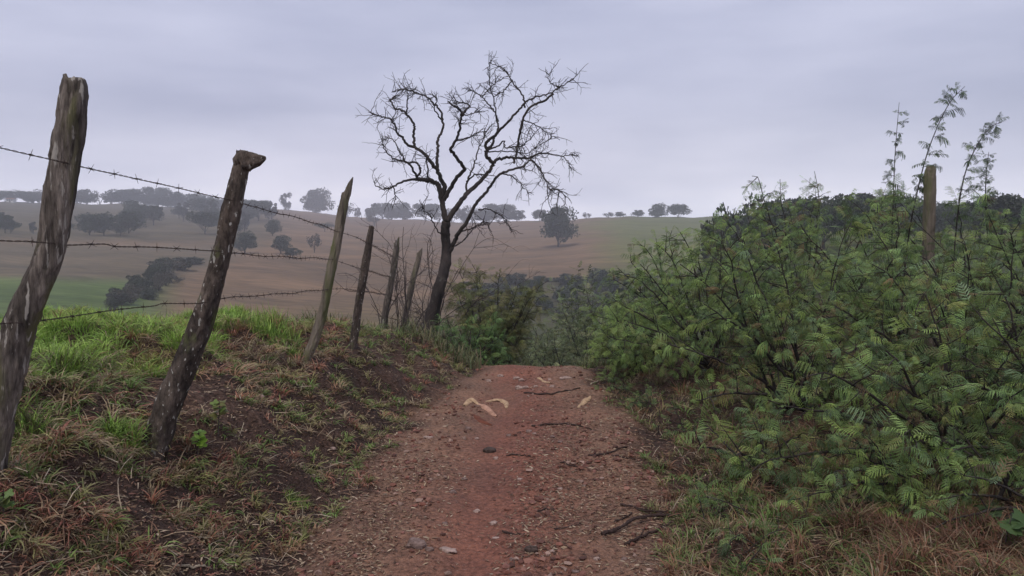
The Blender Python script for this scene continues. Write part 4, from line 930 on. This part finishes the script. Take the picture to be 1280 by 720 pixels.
# bright broad-leaved seedling by the second post
def seedling(px, py, h, leaf, n, label, pal, sd, name='seedling', cat='seedling', group=None):
    p = ground_hit(px, py); g_ = np.random.default_rng(sd); t = thing(name, label, cat, tuple(p), group=group)
    b = MB(); P = smooth_path(np.array([[0, 0, -.02], [.01, 0, h * .5], [0.02, -.01, h]]), 8); tube(b, P, np.linspace(.004, .002, 8), 5, cap=False); kid(b, 'stem', M['twig'], t)
    v_ = []; R_ = 9
    v_.append((0, 0, 0)); 
    for k in range(R_ + 1):
        a = (k / R_ - .5) * 4.6; r_ = .5 * (1 + .28 * math.cos(a * 4)) * (1 - .1 * abs(a)); v_.append((.42 + r_ * math.cos(a), r_ * math.sin(a), .04 * math.cos(3 * a)))
    v_.append((.42, 0, .06)); c_ = len(v_) - 1
    tr_ = [(c_, k, k + 1) for k in range(1, R_ + 1)] + [(c_, R_ + 1, 0), (c_, 0, 1)]
    mb = MB(); f = g_.uniform(.55, 1., n); Pp = np.stack([np.interp(f * h, P[:, 2], P[:, i_]) for i_ in range(3)], -1)
    a = g_.uniform(0, 6.28, n); D = np.stack([np.cos(a), np.sin(a), g_.normal(-.05, .25, n)], -1)
    scatter(mb, np.array(v_), np.array(tr_), frames(D, np.array([0, -.5, 1.]) + g_.normal(0, .3, (n, 3)), leaf * g_.uniform(.6, 1.1, n)), Pp, pick(g_, pal, n, .2), tri=True)
    kid(mb, 'leaves', M['leaf'], t, vcol=True, smooth=True)
seedling(246, 575, .16, .055, 20, 'bright yellow green broad-leaved seedling right of the second post foot', [(.22, .38, .04), (.28, .42, .06)], 3)
seedling(272, 545, .20, .06, 16, 'duller leafy seedling just behind the bright one', [(.13, .19, .04), (.16, .16, .05)], 4)
seedling(2, 655, .13, .05, 9, 'green leaves at the left edge below the nearest post', [(.10, .17, .04), (.12, .15, .05)], 5)
seedling(1255, 690, .16, .10, 8, 'broad green leaves in the bottom right corner under the bushes', [(.055, .10, .03), (.07, .12, .035)], 6)
seedling(1228, 668, .14, .08, 6, 'single dull broad leaf cluster left of the corner leaves', [(.05, .08, .03)], 7)

# ------------------------------------------------------------------ stones
def stone(px, py, w, m, label, seed, flat=.55, group=None, aspect=.7, rz=0):
    p = ground_hit(px, py); b = MB(); g_ = np.random.default_rng(seed)
    r_ = w / 2 / F * p[1]; nu, nv = 14, 9; V_ = []
    for j_ in range(nv + 1):
        for i_ in range(nu):
            th = math.pi * j_ / nv; ph = 2 * math.pi * i_ / nu; d = np.array([math.sin(th) * math.cos(ph), math.sin(th) * math.sin(ph), math.cos(th)])
            k = 1 + .34 * (vnoise(d[0] * 1.7 + seed * 3.3 + 20, d[1] * 1.7 + d[2] * 1.3 + 20) - .5) * 2 + .10 * (vnoise(d[0] * 5 + seed + 40, d[1] * 5 + d[2] * 5 + 40) - .5)
            d = np.sign(d) * np.abs(d) ** .75; V_.append(d * k * r_ * [1, aspect, flat])
    q_ = [(j_ * nu + i_, j_ * nu + nu + i_, j_ * nu + nu + (i_ + 1) % nu, j_ * nu + (i_ + 1) % nu) for j_ in range(nv) for i_ in range(nu)]
    b.add(V_, q_); o = b.build('stone', M[m], smooth=False); o.location = (p[0], p[1], p[2] + r_ * flat * .35); o.rotation_euler = (0, 0, rz)
    return tag(o, label, 'stone', group)
stone(519, 684, 24, 'stone', 'larger grey brown stone lying low left on the path, left of the flat slab', 1, .6)
stone(537, 688, 10, 'stone', 'small brown stone touching the larger grey brown stone', 2, .7)
stone(560, 689, 22, 'palestone', 'flat pale slab right of the larger grey brown stone', 3, .22, aspect=.6, rz=-.5)
stone(665, 688, 17, 'darkstone', 'dark brick-like lump near the bottom middle of the path', 4, .45)
stone(745, 700, 8, 'palestone', 'bright pale pebble alone near the bottom right of the path', 5, .7)
stone(612, 565, 14, 'darkstone', 'dark greenish stone in the middle of the path', 6, .6)
stone(620, 574, 6, 'palestone', 'white pebble just below the dark greenish stone', 7, .7)
stone(617, 655, 10, 'palestone', 'pale pinkish stone left of the short dark sticks', 8, .5)
stone(619, 673, 9, 'palestone', 'flat pale chip just below the pale pinkish stone', 9, .25)
stone(536, 547, 12, 'palestone', 'flat pale stone on the smooth red left side of the path', 10, .22)
stone(416, 562, 6, 'palestone', 'tiny white pebble at the foot of the left bank', 11, .7)
stone(326, 497, 8, 'palestone', 'pale pebble on the bank between the second and third posts', 12, .6)
stone(372, 454, 5, 'palestone', 'tiny pale pebble at the foot of the third post', 13, .6)
CL = ['small pale stone near the crest, second from the left of the scatter', 'leftmost small pale stone of the scatter near the crest', 'left one of two pale stones touching each other at the crest', 'right one of two pale stones touching each other at the crest',
      'left one of the pair of pale stones just above the reddish crest stick', 'right one of the pair of pale stones just above the reddish crest stick', 'pale stone right of the pair above the reddish crest stick', 'pale stone above the right part of the reddish crest stick', 'smallest pale stone below the long flat crest stone']
for k, (px, py, w_) in enumerate([(625, 471, 8), (611, 477, 7), (645, 474, 9), (652, 476, 8), (649, 486, 10), (657, 485, 8), (670, 484, 7), (690, 484, 7), (687, 475, 6)]):
    stone(px, py, w_, 'palestone', CL[k], 20 + k, .5, 'pale stones near the crest of the path')
stone(707, 473.5, 14, 'palestone', 'long flat pale stone right at the crest of the path', 40, .25)
SL = ['small stone a hand below the dark curved husk', 'small pale stone between the curved husk and the dark greenish stone', 'small stone under the left end of the long thin stick',
      'small stone below the long thin stick, left of three', 'small pale stone below the long thin stick, middle of three', 'small stone below the long thin stick, right of three', 'small stone just above the little twig',
      'small pale stone in mid path above the pale pinkish stone, to its right', 'small stone left of the dark greenish stone, a little lower', 'small stone at the left wheel rut, above the pale pinkish stone', 'small pale stone in mid path left of the stick pile top',
      'small stone up and left of the stick pile', 'small stone left of the pale pinkish stone', 'small pale stone right of the dark brick-like lump', 'small stone at the bottom edge of the path, right of centre', 'small stone below and left of the dark brick-like lump',
      'small pale stone just above the pale pinkish stone', 'small stone below the stick pile at the right edge of the path']
for k, (px, py, w_) in enumerate([(585, 536, 7), (596, 549, 6), (636, 545, 7), (661, 540, 8), (668, 543, 6), (690, 547, 7), (700, 553, 6), (650, 600, 7), (580, 600, 8), (566, 616, 9), (700, 612, 7), (730, 608, 6), (556, 655, 8), (690, 690, 7), (720, 716, 10), (640, 700, 8), (596, 640, 9), (780, 700, 9)]):
    stone(px, py, w_, ['stone', 'palestone', 'stone'][k % 3], SL[k], 60 + k, .5, 'small stones scattered on the path')

# ------------------------------------------------------------------ sticks and husks
def stick(pl, w0, label, m='stick', lift=.006, fork=0, seed=0, group='fallen sticks on the path'):
    P = np.array([ground_hit(a, b_) for a, b_ in pl]); P = smooth_path(P, 16); g_ = np.random.default_rng(seed + 5)
    r_ = w0 / 2 / F * P[:, 1].mean(); P[:, 2] = np.maximum(height(P[:, 0], P[:, 1]), np.interp(np.arange(16), [0, 15], [P[0, 2], P[-1, 2]])) + r_ * .8
    P[1:-1] += g_.normal(0, .003, (14, 3)); c0 = P[0].copy(); b = MB(); tube(b, P - c0, np.linspace(r_, r_ * .6, 16) * (1 + .15 * g_.normal(0, 1, 16)), 7, rough=.1, seed=seed)
    for k in range(fork):
        kk = g_.integers(4, 13); d = nrm(P[kk + 1] - P[kk]) + g_.normal(0, .5, 3) * [1, 1, .2]; d[2] = abs(d[2]) * .2; tw = wiggle_twig(P[kk] - c0, d, g_.uniform(.05, .12), g_, 5, .1); tube(b, tw, np.linspace(r_ * .6, r_ * .3, 6), 5)
    o = b.build('stick', M[m]); o.location = tuple(c0); return tag(o, label, 'stick', group)
stick([(665, 533), (700, 531), (722, 533), (740, 538)], 2.4, 'long thin dark stick across the path below the husks', seed=1, fork=1)
stick([(655, 492), (683, 493), (707, 489), (725, 486)], 2.4, 'dark reddish stick across the path near the crest', seed=2)
stick([(633, 570), (650, 570), (668, 574)], 2.0, 'thin stick beside the dark greenish stone', seed=3)
stick([(736, 570), (750, 570), (765, 566), (784, 560)], 3.4, 'dark stick slanting up to the right on the right side of the path', seed=4)
stick([(765, 570), (782, 573), (800, 578)], 2.6, 'short dark stick right of the slanting one', seed=5)
stick([(776, 632), (800, 638), (845, 642)], 3.2, 'uppermost stick of the pile at the right edge of the path', seed=6, fork=1)
stick([(753, 670), (778, 663), (800, 655), (850, 645)], 5, 'thickest stick of the pile at the right edge of the path', seed=7, fork=2)
stick([(780, 682), (800, 675), (818, 668), (838, 655)], 4, 'lowest stick of the pile at the right edge of the path', seed=8, fork=2)
stick([(768, 654), (780, 649), (790, 642)], 3, 'short twig on the left of the stick pile', seed=9)
stick([(671, 641), (682, 638), (695, 639)], 3, 'short thick dark stick in the middle of the path', seed=10)
stick([(693, 663), (712, 659), (728, 656)], 2.4, 'thin stick left of the stick pile', seed=11)
stick([(628, 665), (640, 668), (656, 668)], 2.8, 'short dark stick below the pale pinkish stone', seed=12)
stick([(700, 579), (712, 583), (722, 584)], 2.2, 'little twig in the upper middle of the path', seed=13)
stick([(738, 482), (752, 478), (768, 474)], 2.0, 'straw coloured stem at the right edge near the crest', 'palestick', seed=14)
stick([(36, 592), (48, 615), (60, 638), (75, 656)], 2.6, 'long pale twig slanting down the bank at the left', 'palestick', seed=15, group='fallen twigs on the bank')
stick([(215, 707), (240, 712), (264, 713)], 4, 'pale grey stick lying flat at the bottom of the bank', 'palestick', seed=16, group='fallen twigs on the bank')
stick([(285, 692), (302, 703), (320, 714)], 3, 'pale twig slanting down right of the flat grey stick', 'palestick', seed=17, group='fallen twigs on the bank')
stick([(150, 493), (163, 500), (180, 505)], 2.4, 'pale broken reed on bare soil between the first two posts', 'palestick', seed=18, group='fallen twigs on the bank')
def husk(pl, w0, m, label, arch=.03, seed=0):
    P = np.array([ground_hit(a, b_) for a, b_ in pl]); P = smooth_path(P, 14); t_ = np.linspace(0, 1, 14); P[:, 2] = height(P[:, 0], P[:, 1]) + .01 + arch * .6 * np.sin(t_ * math.pi) - .006
    wd = w0 / 2 / F * P[:, 1].mean() * np.sin(np.clip(t_ * .92 + .06, 0, 1) * math.pi) ** .7 * (.75 + .6 * vnoise(t_ * 6 + w0 * 3 + pl[0][0], t_ * 0)); P[:, 2] += .012 * (vnoise(t_ * 5 + pl[0][0], t_ * 0 + 9) - .5); wd = wd * 1.35; c0 = P[0].copy(); T_ = nrm(np.gradient(P, axis=0)); S_ = nrm(np.cross(T_, [0, .6, 1])); U_ = np.cross(S_, T_)
    V_ = []; K = 7
    for th_ in (0, .0035):
        for k in range(14):
            for a in np.linspace(-1, 1, K): V_.append(P[k] - c0 + S_[k] * a * wd[k] + U_[k] * ((-.75 * a * a) * wd[k] + th_))
    q_ = []
    for l_ in (0, 14 * K):
        for k in range(13):
            for a in range(K - 1): i_ = l_ + k * K + a; q_.append((i_, i_ + 1, i_ + K + 1, i_ + K))
    for k in range(13):
        for a in (0, K - 1): i_ = k * K + a; q_.append((i_, i_ + K, i_ + K + 14 * K, i_ + 14 * K))
    b = MB(); b.add(V_, q_); o = b.build('dry_husk', M[m]); o.location = tuple(c0); tag(o, label, 'husk', 'dry husks on the path')
husk([(580, 508), (588, 501), (600, 507)], 9, 'husk', 'pale yellow curled husk, left one of the cluster on the path', .04)
husk([(599, 506), (609, 511), (621, 521)], 9, 'huskpink', 'pinkish pointed husk in the middle of the cluster on the path', .03)
husk([(606, 502), (620, 501), (632, 503), (633, 511)], 7, 'husk', 'pale husk bent at its right end, topmost of the cluster', .03)
husk([(593, 519), (602, 526), (615, 532)], 10, 'huskdark', 'dark red brown curved husk below the pale ones', .02)
husk([(722, 510), (729, 503), (738, 495)], 7, 'husk', 'whitish narrow husk by the right edge of the path', .03)
husk([(672, 473), (680, 477), (690, 480)], 4, 'palestone' if False else 'husk', 'small pale husk among the stones near the crest', .01)
print('objects', len(bpy.data.objects), 'faces', sum(len(m_.polygons) for m_ in bpy.data.meshes))
for o in list(bpy.data.objects):
    if o.get('label') == 'x': bpy.data.objects.remove(o)
